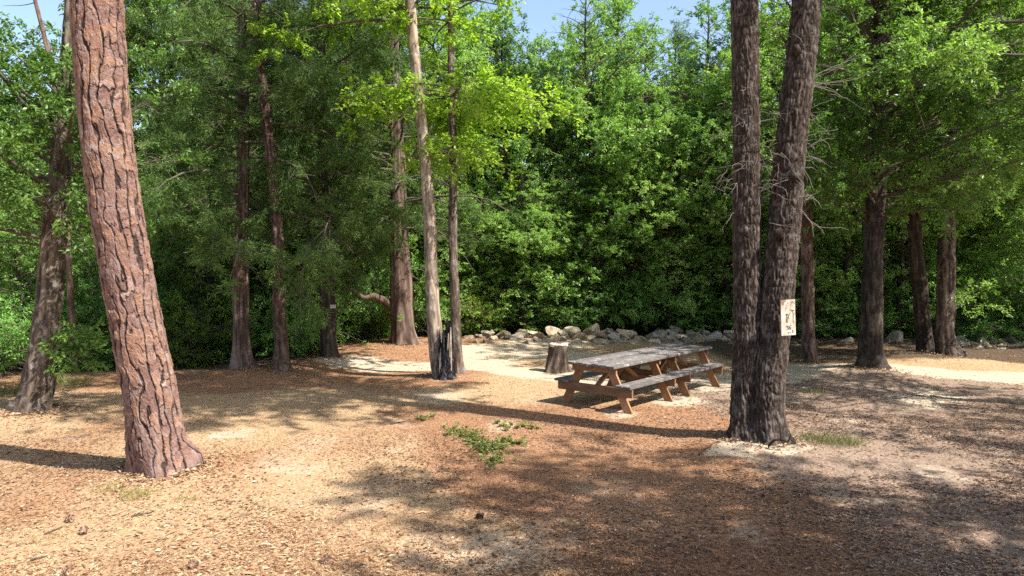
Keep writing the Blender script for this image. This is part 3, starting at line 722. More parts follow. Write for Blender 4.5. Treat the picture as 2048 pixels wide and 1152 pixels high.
YOUNG = [(905, 23.6, .55, 0, 'young tree between the thin pale footed stem and the left stones'), (975, 24.2, .5, 1, 'young tree over the left end of the stone row'), (1050, 24.0, .6, 0, 'young tree behind the low cream stone left of the stump'),
    (1130, 24.2, .52, 0, 'young tree behind the pale pointed stone'), (1200, 24.0, .6, 1, 'young tree behind the tallest upright stone'), (1270, 24.3, .55, 0, 'young tree above the big sloping stone'), (1340, 24.0, .62, 0, 'young tree above the long flat grey stone'),
    (1395, 24.4, .5, 1, 'young tree above the slanted grey slab'), (1450, 24.0, .6, 0, 'young tree peeping past the left side of the forked oak'), (1600, 23.0, .55, 0, 'young tree just right of the white sign'), (1690, 23.2, .6, 1, 'young tree left behind the dark mounded oak'),
    (1800, 23.0, .55, 0, 'young tree right behind the dark mounded oak'), (1925, 23.4, .6, 0, 'young tree right behind the sunlit flared oak'), (2000, 24.0, .6, 1, 'young tree above the pale stone at the right edge'),
    (620, 20.6, .5, 0, 'young tree left of the tagged cedar'), (720, 22.8, .5, 0, 'young tree right of the tagged cedar, over the crooked branch'), (400, 19.4, .5, 1, 'young tree right of the yellow green feathery shrub'), (40, 17.0, .45, 0, 'young tree behind the flared foot of the grey oak')]
for (px, Y, sc, k, lab) in YOUNG:
    dup(kinds[k], spot(px, Y), prng.uniform(0, 6.28), (sc * 1.15, sc * 1.15, sc * prng.uniform(.85, 1.15)), lab, GB)

# ------------------------------------------------------------------ understorey shrubs
GS = 'shrubs under the forest edge'
def proto_shrub(label, loc, leaf, h=2.1, rad=1.15, sty='shrub', nst=9):
    rng = RNG(label); root = thing('shrub', label, 'shrub', loc, GS); Gb, Gl, TW = Geo(), Geo(), []
    for i in range(nst):
        az = i * 2.4; st = branch_path(rng, np.array(loc) + [.12 * math.sin(az), .12 * math.cos(az), -.1], az, rng.uniform(.8, 1.4), h * rng.uniform(.6, 1.05), .12, 8, .14)
        tube(Gb, st, np.linspace(.022, .006, 8), 5, h=.4)
        for k in range(1, 8):
            for _ in range(2):
                foliate(rng, Gb, TW, branch_path(rng, st[k], rng.uniform(0, 6.28), rng.uniform(-.2, .7), rad * rng.uniform(.35, .75), .15, 5), .008, STY[sty], .1)
    leafout(rng, Gl, TW, STY[sty], 3, -.45, 1.4)
    Gb.build('stems', M['limb'], root, smooth=True); Gl.build('foliage', M[leaf], root); return root
SHRUBS = [
    (30, 17.5, 1.0, 0, 'green shrub at the left edge behind the grey oak foot'),
    (345, 18.5, .95, 1, 'yellow green feathery shrub right of the leaning pine'),
    (125, 18.5, 1.1, 0, 'green shrub just right of the grey oak trunk'),
    (190, 17.6, .85, 0, 'low green shrub hugging the left side of the leaning pine'),
    (250, 19.0, 1.0, 0, 'shrub mostly hidden behind the leaning pine'),
    (415, 20.0, 1.0, 0, 'dim shrub between the yellow green shrub and the pale flared cedar'),
    (525, 20.5, 1.1, 0, 'green shrub between the flared cedar and the slender pine'),
    (612, 19.6, 1.05, 0, 'bright sunlit shrub between the slender pine and the tagged cedar'),
    (690, 22.5, 1.0, 0, 'shrub just right of the tagged cedar'),
    (745, 22.0, .9, 0, 'leafy shrub under the crooked low branch'),
    (770, 21.8, .45, 1, 'small yellow green shrub at the foot of the shaggy cedar'),
    (850, 24.0, 1.0, 0, 'shrub showing left of the close pair of stems'),
    (945, 24.2, .95, 1, 'bright yellow green shrub right of the close pair of stems'),
    (1010, 25.2, 1.15, 0, 'shrub behind the left stones, above the flattest of them'),
    (1085, 25.0, 1.1, 0, 'shrub behind the sawn stump and the stones'),
    (1165, 25.2, 1.15, 0, 'shrub behind the tall middle stones'),
    (1245, 25.0, 1.1, 0, 'shrub behind the stones over the near table corner'),
    (1325, 25.2, 1.15, 0, 'shrub behind the stones over the middle of the table'),
    (1405, 25.0, 1.1, 0, 'shrub behind the stones over the far table end'),
    (1465, 25.4, 1.1, 0, 'shrub tucked against the left edge of the forked oak'),
    (1575, 24.5, 1.1, 0, 'shrub seen beside the white sign'),
    (1665, 23.6, 1.1, 0, 'shrub between the slim brown trunk and the dark mounded oak'),
    (1700, 24.6, 1.2, 0, 'taller shrub close left of the dark mounded oak'),
    (1795, 23.8, 1.1, 0, 'shrub close right of the dark mounded oak'),
    (1830, 25.0, 1.2, 0, 'shrub behind the dim leaning oak'),
    (1950, 22.6, 1.05, 0, 'sunlit shrub above the right stones'),
    (2010, 23.4, 1.1, 0, 'shrub behind the last right stones'),
    (2075, 22.5, 1.1, 0, 'shrub cut by the right edge'),
    (-45, 15.5, .9, 0, 'shrub cut by the left edge'),
]
ks = [None, None]
for (px, Y, sc, k, lab) in SHRUBS:
    if ks[k] is None:
        ks[k] = proto_shrub(lab, spot(px, Y), ('shrub', 'yellow_shrub')[k]); ks[k].scale = (sc,) * 3
    else: dup(ks[k], spot(px, Y), prng.uniform(0, 6.28), (sc * prng.uniform(.8, 1.3), sc, sc * prng.choice([.6, .8, 1.1, 1.5, 1.9])), lab, GS)

# ------------------------------------------------------------------ the wood beyond: one mass nobody could count
def far_wood():
    rng = RNG('far wood'); G = Geo(); n = 2600
    cx = rng.uniform(-32, 34, n); cy = rng.uniform(30, 42, n)
    top = 9.2 + 1.6 * vnoise(np.stack([cx * .22, cy * .1, cx * 0], -1), 61) + (cy - 30) * .12
    cz = rng.uniform(0, 1, n) ** .9 * top
    cr = rng.uniform(.5, 1.15, n); m = 95
    c = np.repeat(np.stack([cx, cy, cz], -1), m, 0); r = np.repeat(cr, m)
    d = nrm(rng.normal(size=(n * m, 3))); pos = c + d * (r * rng.uniform(.5, 1, n * m))[:, None] * [1.2, 1, .7]
    tint = np.clip(.45 + .2 * rng.normal(size=n * m) + np.repeat(rng.uniform(-.25, .25, n), m), 0, 1)
    leaf_quads(G, pos, d + rng.normal(size=(n * m, 3)) * .7, nrm(rng.normal(size=(n * m, 3)) + [0, 0, .8]), rng.uniform(.14, .30, n * m), rng.uniform(.08, .16, n * m), tint)
    for i in range(90):
        xx, yy = rng.uniform(-32, 34), rng.uniform(29, 40); P = np.array([[xx, yy, -.5], [xx + rng.normal(0, .2), yy, 4], [xx + rng.normal(0, .4), yy, 9]]); tube(G, P, [.16, .12, .05], 6, tint=0.0)
    o = G.build('far_woods', M['wood_leaf']); o["kind"] = "stuff"
far_wood()

# ------------------------------------------------------------------ picnic table
def picnic_table():
    d = nrm(np.array([.643, .766, 0])); p = np.array([.766, -.643, 0]); up = np.array([0, 0, 1.0])
    c = np.array([2.43, 13.6, 0]); c[2] = float(gz(c[0], c[1])) - .01
    root = thing('picnic_table', 'long weathered wooden picnic table with two attached benches, streaked grey top', 'picnic table', tuple(c))
    Ln = 3.55; rng = RNG('table')
    def board(G, off, z, w, t, ln=Ln, dx=0.0, tint=None):
        tl = rng.normal(0, .018); box(G, c + p * off + up * (z + rng.normal(0, .003)) + d * dx, nrm(p + up * tl), nrm(up - p * tl), nrm(d + p * rng.normal(0, .0012) + up * rng.normal(0, .0012)), w, t, ln, tint if tint is not None else rng.uniform(.2, .8), .004)
    G = Geo()
    for i in range(6):
        board(G, (i - 2.5) * .158, .755, .147, .04, Ln + rng.uniform(-.03, .03), rng.normal(0, .012))
    G.build('tabletop', M['top_wood'], root)
    for s in (-1, 1):
        G = Geo()
        for i in range(2): board(G, s * (.60 + (i - .5) * .148), .448, .139, .04, Ln + rng.uniform(-.02, .02))
        G.build('bench_seat', M['top_wood'], root)
    for k, t in enumerate((-1.62, -.28, .38, 1.62)):
        q = c + d * t; sgn = 1 if k in (0, 2) else -1
        for s in (-1, 1):
            G = Geo(); a = q + p * s * .27 + up * .733; b = q + p * s * .66 + up * -.03; ax = nrm(b - a); side = nrm(np.cross(d, ax))
            box(G, (a + b) / 2, side, d, ax, .145, .042, np.linalg.norm(b - a), rng.uniform(.3, .8), .004); G.build('leg', M['leg_wood'], root)
        G = Geo(); box(G, q + d * -.0445 * sgn + up * .352, up, d, p, .145, .042, 1.46, rng.uniform(.3, .7), .004); G.build('crossbeam', M['rail_wood'], root)
        G = Geo(); box(G, q + d * -.0445 * sgn + up * .688, up, d, p, .088, .042, .86, .4, .004); G.build('cleat', M['leg_wood'], root)
        G = Geo(); a = q + d * .05 * sgn + up * .40; b = q + d * .60 * sgn + up * .72; ax = nrm(b - a); box(G, (a + b) / 2, p, np.cross(ax, p), ax, .085, .04, np.linalg.norm(b - a), .5, .003); G.build('brace', M['leg_wood'], root)
picnic_table()

# ------------------------------------------------------------------ the white sign on the forked oak, and the tag on the cedar
def plain(name, col, rough=.6, spec=.3):
    m, nt, out = new_mat(name); n = noise(nt, 60, 4, .7); finish(nt, out, mixc(nt, ramp(nt, n, [(.4, (0, 0, 0)), (.7, (.35,) * 3)]), col, tuple(v * .75 for v in col)), rough, spec); return m
def sign_mat():
    m, nt, out = new_mat('weathered_sign_paint')
    n = noise(nt, 11, 8, .7, stretch=(1, 1, .6)); tc = nt.nodes.new("ShaderNodeTexCoord"); sp = nt.nodes.new("ShaderNodeSeparateXYZ"); nt.links.new(tc.outputs["Object"], sp.inputs[0])
    k = math_n(nt, 'ADD', n, math_n(nt, 'MULTIPLY', sp.outputs[2], .22))
    col = ramp(nt, k, [(.42, (.52, .475, .40)), (.53, (.42, .35, .27)), (.62, (.20, .13, .09)), (.70, (.13, .09, .07))])
    finish(nt, out, col, .5, .4, bump(nt, n, .002)); return m
M['sign'] = sign_mat(); M['mark'] = plain('faded_dark_paint', (.10, .07, .055), .8, .1); M['nail'] = plain('rusty_nail', (.16, .10, .07)); M['tag'] = plain('pale_tag', (.52, .47, .43))
def sign():
    w, h = .205, .455
    pos = pt(1576, 635, 9.53)
    root = thing('sign', 'weathered white sign board with faded dark marks nailed to the forked oak', 'sign', tuple(pos))
    yaw, roll = math.radians(14), math.radians(2.2)
    X = np.array([math.cos(yaw) * math.cos(roll), math.sin(yaw), math.sin(roll)]); X = nrm(X); Z = nrm(np.array([-math.sin(roll) , 0, 1.0])); Yn = nrm(np.cross(Z, X)); Z = np.cross(X, Yn)
    G = Geo(); box(G, pos, X, Z, Yn, w, h, .014, None, .002); G.build('board', M['sign'], root)
    Gm = Geo(); f = -Yn
    def stroke(pts, wd=.009):
        for (a, b), (e, g) in zip(pts[:-1], pts[1:]):
            A = pos + X * a + Z * b; Bp = pos + X * e + Z * g; ax = nrm(Bp - A); box(Gm, (A + Bp) / 2 + f * .0085, ax, np.cross(f, ax), f, np.linalg.norm(Bp - A) + wd * .6, wd, .002)
    stroke([(-.035, .035), (-.022, .045), (-.022, -.055)], .013); stroke([(-.034, -.056), (-.010, -.056)], .008)
    stroke([(-.022, .050), (.012, .028)], .006); stroke([(.030, .062), (.004, .02), (.004, -.01)], .008); stroke([(.06, .075), (.07, .05), (.066, -.07)], .006); stroke([(.045, .085), (.075, .088)], .014)
    stroke([(-.03, -.115), (-.005, -.105), (-.012, -.125), (.0, -.14), (-.025, -.155)], .009); stroke([(.035, -.10), (.01, -.115), (.008, -.145), (.028, -.150), (.03, -.13), (.012, -.128)], .009)
    stroke([(.055, -.165), (.066, -.18), (.056, -.195)], .010); stroke([(-.02, -.19), (.03, -.192)], .004)
    Gm.build('lettering', M['mark'], root)
    for zz in (.19, -.205):
        Gn = Geo(); tube(Gn, np.array([pos + Z * zz + f * .006, pos + Z * zz + f * .011, pos + Z * zz + f * .0112]), [.006, .006, .0005], 8); Gn.build('nail', M['nail'], root)
    # batten that holds the board off the curved bark
    Gb = Geo(); box(Gb, pos - X * .03 + Yn * .05, X, Z, Yn, .04, .30, .08, None, .002); Gb.build('batten', M['rail_wood'], root)
sign()
tp = pt(666, 613, 17.68)
G = Geo(); box(G, tp, (1, 0, 0), (0, 0, 1), (0, -1, 0), .13, .085, .02, None, .003)
tag(G.build('tag', M['tag'], loc=tuple(tp)), 'tiny pale tag fixed to the dark straight cedar', 'tag')

# ------------------------------------------------------------------ stumps
def stump():
    x0, y0, z0 = at(1115, 742); rng = RNG('stump')
    root = thing('tree_stump', 'sawn grey stump with a pale flat top left of the picnic table', 'stump', (x0, y0, z0))
    G = Geo(); P = np.array([[x0, y0, z0], [x0, y0, z0 + .15], [x0 + .01, y0, z0 + .35], [x0 + .02, y0, z0 + .60]]); R = np.array([.26, .235, .215, .21])
    P, R = trunk_geo(G, P, R, 40, .02, .03, 6, .1, 12, .07, 5, .12); G.build('trunk', M['stump_side'], root, smooth=True)
    G = Geo(); ns = 28; th = np.arange(ns) * 2 * math.pi / ns
    V = []
    for rr, dz in ((.200, -.05), (.203, .008), (.15, .018), (.08, .012), (.004, .02)):
        k = 1 + .06 * np.cos(3 * th + 1); V.append(np.stack([P[-1][0] + rr * k * np.cos(th), P[-1][1] + rr * k * np.sin(th), P[-1][2] + dz + .018 * np.cos(2 * th) * (rr / .2) + .010 * rng.normal(size=ns)], -1))
    G.add(np.concatenate(V), grid_faces(5, ns), rng.uniform(0, 1, 4 * ns)); G.build('cut_top', wood_mat('sawn_wood', [(.3, (.42, .34, .25)), (.6, (.62, .53, .42)), (.8, (.70, .64, .54))], (1, 1, 1)), root)
stump()
def charred():
    x0, y0, z0 = at(891, 769); rng = RNG('char')
    root = thing('charred_stump', 'burnt black splintered stump wedged between the close pair of stems', 'stump', (x0, y0, z0))
    G = Geo(); ns = 34; th = np.arange(ns) * 2 * math.pi / ns; nr = 16
    topz = .72 + .28 * fbm(np.stack([np.cos(th) * 2.2, np.sin(th) * 2.2, th * 0], -1), 3, 2) + .30 * np.clip(np.cos(th - .6), 0, 1) + .10 * rng.normal(size=ns); topz = np.clip(topz * 1.1, .4, 1.25)
    V = []
    for i in range(nr):
        t = i / (nr - 1); z = t * topz; rr = (.165 + .07 * np.exp(-z / .15) - .05 * t) * (1 + .13 * np.cos(7 * th) + .07 * rng.normal(size=ns))
        V.append(np.stack([x0 + rr * np.cos(th) - .02 * t, y0 + rr * np.sin(th) * .7, z0 - .05 + z], -1))
    for i in range(4):
        t = 1 - i * .3; z = topz * t * .8; rr = (.085 - .02 * i) * np.ones(ns); V.append(np.stack([x0 + rr * np.cos(th), y0 + rr * np.sin(th) * .7, z0 + z - .05], -1))
    V = np.concatenate(V); G.add(V, grid_faces(nr + 4, ns), None, h=rng.uniform(0, 1, len(V))); G.build('trunk', M['char'], root)
    G = Geo()
    for (dx, hh, w) in ((.10, 1.02, .035), (.055, .9, .03), (-.09, .62, .04)):
        P = np.array([[x0 + dx, y0 - .05, z0], [x0 + dx, y0 - .05, z0 + hh * .6], [x0 + dx + .01, y0 - .05, z0 + hh]]); tube(G, P, [w, w * .9, w * .25], 6, h=.8)
    G.build('splinters', M['pale_bark'], root)
charred()

# ------------------------------------------------------------------ the stones
def stone_mesh(seed):
    import bmesh
    rng = np.random.default_rng(seed); bm = bmesh.new(); bmesh.ops.create_icosphere(bm, subdivisions=4, radius=1.0)
    V = np.array([v.co[:] for v in bm.verts])
    for i in range(9):
        n = nrm(rng.normal(size=3)); dd = rng.uniform(.30, .66); k = V @ n; V = V - np.maximum(k - dd, 0)[:, None] * n * .94
    V = V * [1, .8, .66]
    V = V * (1 + .035 * fbm(V * 3, seed, 3))[:, None] + .012 * fbm(V * 9, seed + 2, 2)[:, None]
    Fq = np.array([[v.index for v in f.verts] for f in bm.faces]); bm.free(); V = V / (np.ptp(V[:, 0]) / 2); return V, Fq
srng = RNG('stones'); PROTO = []
for i in range(7):
    V, Fq = stone_mesh(100 + i); me_o = None; PROTO.append((V, Fq))
GR = 'piled stones of the low wall'
stone_src = {}
def stone(px, py, wpx, k, Y, label, grey=False, lift=0.0):
    """a stone whose middle shows at px, py, wpx wide, at distance Y"""
    key = (k, grey); p = pt(px, py, Y); s = wpx / 1.9 / F * Y * .98
    if key not in stone_src:
        G = Geo(); G.add(PROTO[k][0], PROTO[k][1]); o = G.build('stone', M['rock_grey' if grey else 'rock'], loc=(0, 0, 0)); stone_src[key] = o
    else:
        o = stone_src[key].copy(); COL.objects.link(o)
    tag(o, label, 'stone', GR)
    o.location = tuple(p); o.scale = (s, s * srng.uniform(.8, 1.1), s * srng.uniform(.75, 1.15)); o.rotation_euler = (srng.normal(0, .3), srng.normal(0, .35), srng.uniform(-.5, .5) + (math.pi if srng.random() < .5 else 0))
    return o
BIG = [   # px, py, width, kind, distance, grey, label
    (1010, 672, 44, 0, 22.6, 0, 'broad pale stone lying flat near the left end of the row'), (968, 674, 34, 1, 22.7, 1, 'grey rounded stone at the left end of the row'),
    (1040, 675, 34, 2, 22.4, 0, 'tan stone right of the broad flat one, half lit'), (1110, 664, 42, 3, 22.8, 0, 'pale pointed stone just behind the sawn stump'),
    (1150, 662, 40, 4, 22.9, 0, 'square cream stone, left of the tallest stones'), (1185, 662, 42, 5, 22.8, 0, 'tallest upright cream stone at the middle of the row'),
    (1152, 679, 38, 6, 22.3, 0, 'cream stone in front under the square one'), (1218, 664, 32, 0, 22.9, 1, 'brownish stone right of the tallest one'),
    (1256, 668, 46, 1, 22.7, 0, 'large tan stone sloping down to the right, over the table end'), (1232, 676, 34, 2, 22.4, 1, 'dull stone left of the big sloping one'),
    (1200, 684, 28, 3, 22.0, 1, 'small dark stone lying in front of the row'), (1240, 686, 36, 4, 21.9, 0, 'front stone close above the table top'),
    (1316, 670, 52, 5, 22.7, 1, 'long grey stone with a flat top over the table'), (1352, 672, 34, 6, 22.8, 1, 'shaded stone right of the long flat grey one'),
    (1382, 671, 38, 0, 22.7, 1, 'brown shaded stone over the far half of the table'), (1418, 678, 48, 1, 22.4, 1, 'slanted grey slab over the far table end'),
    (1448, 682, 36, 2, 22.2, 1, 'angular grey slab against the forked oak'), (1460, 672, 26, 3, 22.6, 1, 'small grey stone half hidden by the forked oak'),
    (1132, 670, 22, 2, 22.6, 0, 'small pale stone between the pointed and the square one'), (1072, 672, 28, 6, 22.6, 0, 'low cream stone left of the sawn stump'),
    (1275, 680, 26, 0, 22.2, 0, 'small tan stone under the big sloping one'), (1340, 686, 30, 3, 22.0, 1, 'low shaded stone behind the middle of the table top'),
    (985, 680, 22, 5, 22.2, 0, 'little pale stone in front of the left end'), (942, 676, 26, 4, 22.6, 0, 'last pale stone at the left, beside the thin stem'),
    (1975, 684, 34, 5, 22.0, 0, 'bright upright stone at the right, sun on its top'), (1945, 680, 38, 1, 22.3, 1, 'flat lit stone left of the bright upright one'),
    (1926, 694, 26, 2, 21.4, 1, 'dark stone at the foot of the sunlit oak'), (1960, 697, 36, 6, 21.4, 1, 'dark stone under the bright upright one'),
    (2005, 690, 32, 0, 21.8, 1, 'grey stone right of the bright upright one'), (2032, 682, 30, 4, 22.2, 0, 'pale stone by the right edge'),
    (2038, 698, 34, 3, 21.4, 1, 'low dark stone in front at the right edge'), (1682, 688, 34, 1, 22.0, 1, 'dark flat stone between the slim brown trunk and the mounded oak'),
    (1588, 690, 24, 2, 21.8, 1, 'dark little block right of the forked oak'), (1785, 682, 42, 5, 22.3, 1, 'long low pale stone right of the mounded oak'),
    (1815, 694, 32, 0, 21.6, 1, 'dark stone left of the dim leaning oak'), (1655, 698, 26, 3, 21.5, 1, 'shaded stone right beside the slim brown trunk'),
]
for (px, py, w, k, Y, g, lab) in BIG: stone(px, py, w * (.86 if px < 1580 else 1.15), k, Y, lab, bool(g))
for i in range(130):                                              # rubble lying between and before the big ones
    px = srng.uniform(935, 1470) if i < 92 else srng.uniform(1915, 2060)
    py = srng.uniform(662, 690) if i < 92 else srng.uniform(680, 702); w = srng.uniform(11, 30)
    stone(px, py, w, int(srng.integers(7)), 22.0 - (py - 680) * .06, 'small rubble stone lying among the bigger stones of the low wall', bool(srng.random() < .5))

# ------------------------------------------------------------------ litter, needles, weeds, cones, twigs
def scatter(rng, n, y0, y1, xr=.78, pw=1.0):
    y = y0 + (y1 - y0) * rng.uniform(0, 1, n) ** pw; x = y * rng.uniform(-xr, xr, n); return x, y
def litter(name, mat, n, L, Wd, y0, y1, pw, seed, keepf, up=1.6):
    rng = RNG(name + str(seed)); x, y = scatter(rng, n, y0, y1, .78, pw); k = keepf(rng, x, y); x, y = x[k], y[k]; m = len(x)
    pos = np.stack([x, y, gz(x, y) + rng.uniform(.002, .012, m)], -1); a = rng.uniform(0, 6.28, m)
    d = np.stack([np.sin(a), np.cos(a), rng.normal(0, .09, m)], -1); nn = nrm(rng.normal(size=(m, 3)) * .30 + [0, 0, up])
    G = Geo(); leaf_quads(G, pos, d, nn, L * rng.uniform(.35, 1.0, m) * np.where(rng.uniform(size=m) < .06, 1.9, 1), Wd * rng.uniform(.5, 1.2, m) * np.where(rng.uniform(size=m) < .06, 1.6, 1), np.clip(.5 + .42 * fbm(np.stack([x * .8, y * .8, x * 0], -1), 81, 3) + .34 * rng.normal(size=m), 0, 1), .22)
    o = G.build(name, mat); o["kind"] = "stuff"; return o
def k_left(rng, x, y):
    s, st, di, hu = masks(x, y); cl = fbm(np.stack([x, y, x * 0], -1) * .8, 71, 3)
    return rng.uniform(0, 1, len(x)) < np.clip(.40 + 1.6 * cl, .03, 1) * np.clip(1.15 - (y - 6.5) * .16 - np.maximum(x + 1.5, 0) * .25, .22, 1) * (1 - .85 * s) * (1 - .85 * di) * (1 - hu) * (1 - .45 * st)
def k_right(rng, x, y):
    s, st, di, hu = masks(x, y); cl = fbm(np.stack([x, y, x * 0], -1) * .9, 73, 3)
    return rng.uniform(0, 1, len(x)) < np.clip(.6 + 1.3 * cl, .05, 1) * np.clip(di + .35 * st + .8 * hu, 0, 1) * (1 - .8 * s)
def k_straw(rng, x, y):
    s, st, di, hu = masks(x, y); cl = fbm(np.stack([x, y, x * 0], -1) * .7, 75, 3)
    return rng.uniform(0, 1, len(x)) < np.clip(.5 + 1.2 * cl, .05, 1) * (1 - .8 * s) * (.6 + .4 * st) * (1 - .5 * di)
litter('leaf_litter', M['litter'], 200000, .052, .016, 5.2, 22, 1.5, 1, k_left)
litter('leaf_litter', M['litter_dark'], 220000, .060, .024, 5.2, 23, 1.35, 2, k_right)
def k_near(rng, x, y):
    s, st, di, hu = masks(x, y); cl = fbm(np.stack([x, y, x * 0], -1) * .9, 77, 3)
    return rng.uniform(0, 1, len(x)) < np.clip(.3 + 1.4 * cl, .02, 1) * np.clip(1.1 - (y - 6.5) * .3, 0, 1) * np.clip(.9 - np.maximum(x + 1.0, 0) * .3, .1, 1)
litter('leaf_litter', M['litter'], 24000, .075, .030, 5.2, 10.5, 1.4, 4, k_near, 1.0)
def base_litter():                                                # leaves caught against the trunk feet
    rng = RNG('caught leaves'); G = Geo()
    for mx, my, r0, n in [(-3.98, 8.62, .40, 1500), (3.3, 9.95, .50, 450), (7.62, 16.0, .34, 900), (-7.5, 11.7, .40, 900), (-5.85, 16.3, .28, 600), (-4.9, 16.0, .22, 500), (-4.35, 17.9, .24, 500), (-2.93, 20.3, .40, 700), (-1.45, 15.1, .25, 500), (10.7, 18.5, .35, 700), (10.55, 19.2, .3, 500), (7.1, 17.8, .2, 400)]:
        a = rng.uniform(0, 6.28, n); q = rng.exponential(.13, n); r = r0 + q - .06; x = mx + r * np.cos(a); y = my + r * np.sin(a)
        pos = np.stack([x, y, gz(x, y) + .055 * np.exp(-q / .07) * rng.uniform(0, 1, n) + .004], -1); d = np.stack([np.sin(a * 3 + q * 40), np.cos(a * 3 + q * 40), rng.normal(0, .25, n)], -1)
        leaf_quads(G, pos, d, nrm(rng.normal(size=(n, 3)) * .5 + [0, 0, 1.2]), .065 * rng.uniform(.5, 1.2, n), .025 * rng.uniform(.6, 1.2, n), rng.uniform(0, 1, n), .2)
    o = G.build('leaf_litter', M['litter']); o["kind"] = "stuff"
base_litter()
litter('pine_straw', M['straw'], 330000, .13, .0042, 5.2, 21, 1.4, 3, k_straw, 3)

def tuft(name, label, cat, px, py, rad, n, h, mat, group=None, wd=.005, dens=1.0):
    x0, y0, z0 = at(px, py); rng = RNG(label); G = Geo()
    rr = rad * np.sqrt(rng.uniform(0, 1, n)); a = rng.uniform(0, 6.28, n); x = x0 + rr * np.cos(a); y = y0 + rr * np.sin(a) * .8
    dirs = nrm(np.stack([rng.normal(0, .45, n), rng.normal(0, .45, n), rng.uniform(.5, 1, n)], -1)); nn = rng.normal(size=(n, 3)); nn[:, 2] *= .3
    leaf_quads(G, np.stack([x, y, gz(x, y) - .005], -1), dirs, nn, h * rng.uniform(.5, 1.2, n), wd, rng.uniform(0, 1, n), .05)
    return tag(G.build(name, M[mat], loc=(x0, y0, z0)), label, cat, group)
GT = 'grass tufts on the clearing floor'
for (px, py, r, n, h, mat, lab) in [
    (1655, 893, .38, 620, .16, 'blade', 'wide olive grass tuft right of the forked oak roots'), (1690, 890, .28, 260, .15, 'blade', 'second grass tuft, right end of the patch by the forked oak'),
    (268, 1000, .16, 130, .10, 'weed', 'yellow green weed tuft in front of the leaning pine'), (222, 990, .14, 90, .10, 'weed', 'pale weed tuft at the left front of the pine foot'),
    (300, 995, .12, 70, .08, 'weed', 'small weed tuft close against the pine foot'), (378, 1003, .12, 60, .08, 'weed', 'weed tuft right of the pine foot'),
    (262, 945, .06, 90, .16, 'blade', 'thin grass stalks at the shaded left side of the pine foot'), (1005, 715, .45, 500, .09, 'blade', 'dry yellow grass patch on the sand left of the sawn stump'),
    (1180, 690, .35, 300, .10, 'weed', 'yellow green weed patch in front of the middle stones'), (1628, 788, .22, 260, .10, 'blade', 'small grass tuft on the leaves right of the forked oak'),
    (25, 790, .4, 600, .32, 'blade', 'long dry grass at the left edge by the grey oak'), (130, 775, .45, 700, .30, 'blade', 'grass clump right of the grey oak foot'),
    (95, 1080, .2, 60, .06, 'weed', 'faint yellow weeds near the lower left corner')]:
    tuft('grass_tuft', lab, 'grass', px, py, r, n, h, mat, GT)
def leafy_patch(label, pxs, n, mat, hh=.10, L=.05, Wd=.027):
    rng = RNG(label); P = np.array([at(a, b) for a, b in pxs]); x0 = tuple(P[0]); G = Geo()
    for i in range(n):
        t = rng.uniform(0, len(P) - 1); k = min(int(t), len(P) - 2); q = P[k] + (P[k + 1] - P[k]) * (t - k) + np.append(rng.normal(0, .085, 2), 0); q[2] = gz(q[0], q[1])
        b = branch_path(rng, q, rng.uniform(0, 6.28), rng.uniform(.2, 1.2), hh * rng.uniform(.7, 1.9), .2, 5); tube(G, b, np.linspace(.003, .0015, 5), 3, h=.5)
        m = 11; u = rng.uniform(.2, 1, m) * 4; j = np.minimum(u.astype(int), 3); pos = b[j] + (b[j + 1] - b[j]) * (u - j)[:, None]
        d = rng.normal(size=(m, 3)); d[:, 2] = np.abs(d[:, 2]) * .4; leaf_quads(G, pos, d, nrm(rng.normal(size=(m, 3)) * .5 + [0, 0, 1]), L * rng.uniform(.6, 1.2, m), Wd * rng.uniform(.7, 1.2, m), rng.uniform(0, 1, m))
    tag(G.build('leafy_plant', M[mat], loc=x0), label, 'plant')
leafy_patch('low leafy plant trailing across the ground in the middle of the clearing', [(895, 860), (935, 875), (965, 893), (985, 905), (992, 935)], 150, 'sprig')
leafy_patch('paler offshoot of leaves right of the trailing plant', [(985, 893), (1015, 887), (1030, 885)], 40, 'sprig')
def seedlings(label, pxs):
    src = None
    for k, (a, b) in enumerate(pxs):
        rng = RNG(label); x0, y0, z0 = at(a, b)
        if src is None:
            G = Geo()
            for i in range(5):
                p = branch_path(rng, np.array([x0, y0, z0 - .005]), i * 1.3, rng.uniform(.4, 1.2), rng.uniform(.06, .11), .15, 5); tube(G, p, np.linspace(.003, .0015, 5), 3)
                m = 8; u = rng.uniform(.3, 1, m) * 4; j = np.minimum(u.astype(int), 3); pos = p[j] + (p[j + 1] - p[j]) * (u - j)[:, None]; d = rng.normal(size=(m, 3)); d[:, 2] = np.abs(d[:, 2]) * .4
                leaf_quads(G, pos, d, nrm(rng.normal(size=(m, 3)) * .5 + [0, 0, 1]), .045 * rng.uniform(.6, 1.2, m), .024, rng.uniform(0, 1, m))
            src = tag(G.build('seedling', M['sprig'], loc=(x0, y0, z0)), label, 'plant', 'seedlings on the clearing floor')
        else:
            o = src.copy(); COL.objects.link(o); o.location = (x0, y0, z0); o.rotation_euler = (0, 0, k * 1.9); o.scale = (.7 + .5 * hsh(k, 3),) * 3
seedlings('small pale seedling in the thin line behind the trailing plant', [(995, 848), (1008, 852), (1022, 850), (1036, 856), (1049, 853), (1063, 857), (1078, 858), (1015, 860)])
seedlings('tiny seedling on the sunlit litter left of and behind the trailing plant', [(838, 838), (846, 841), (856, 835), (866, 833)])

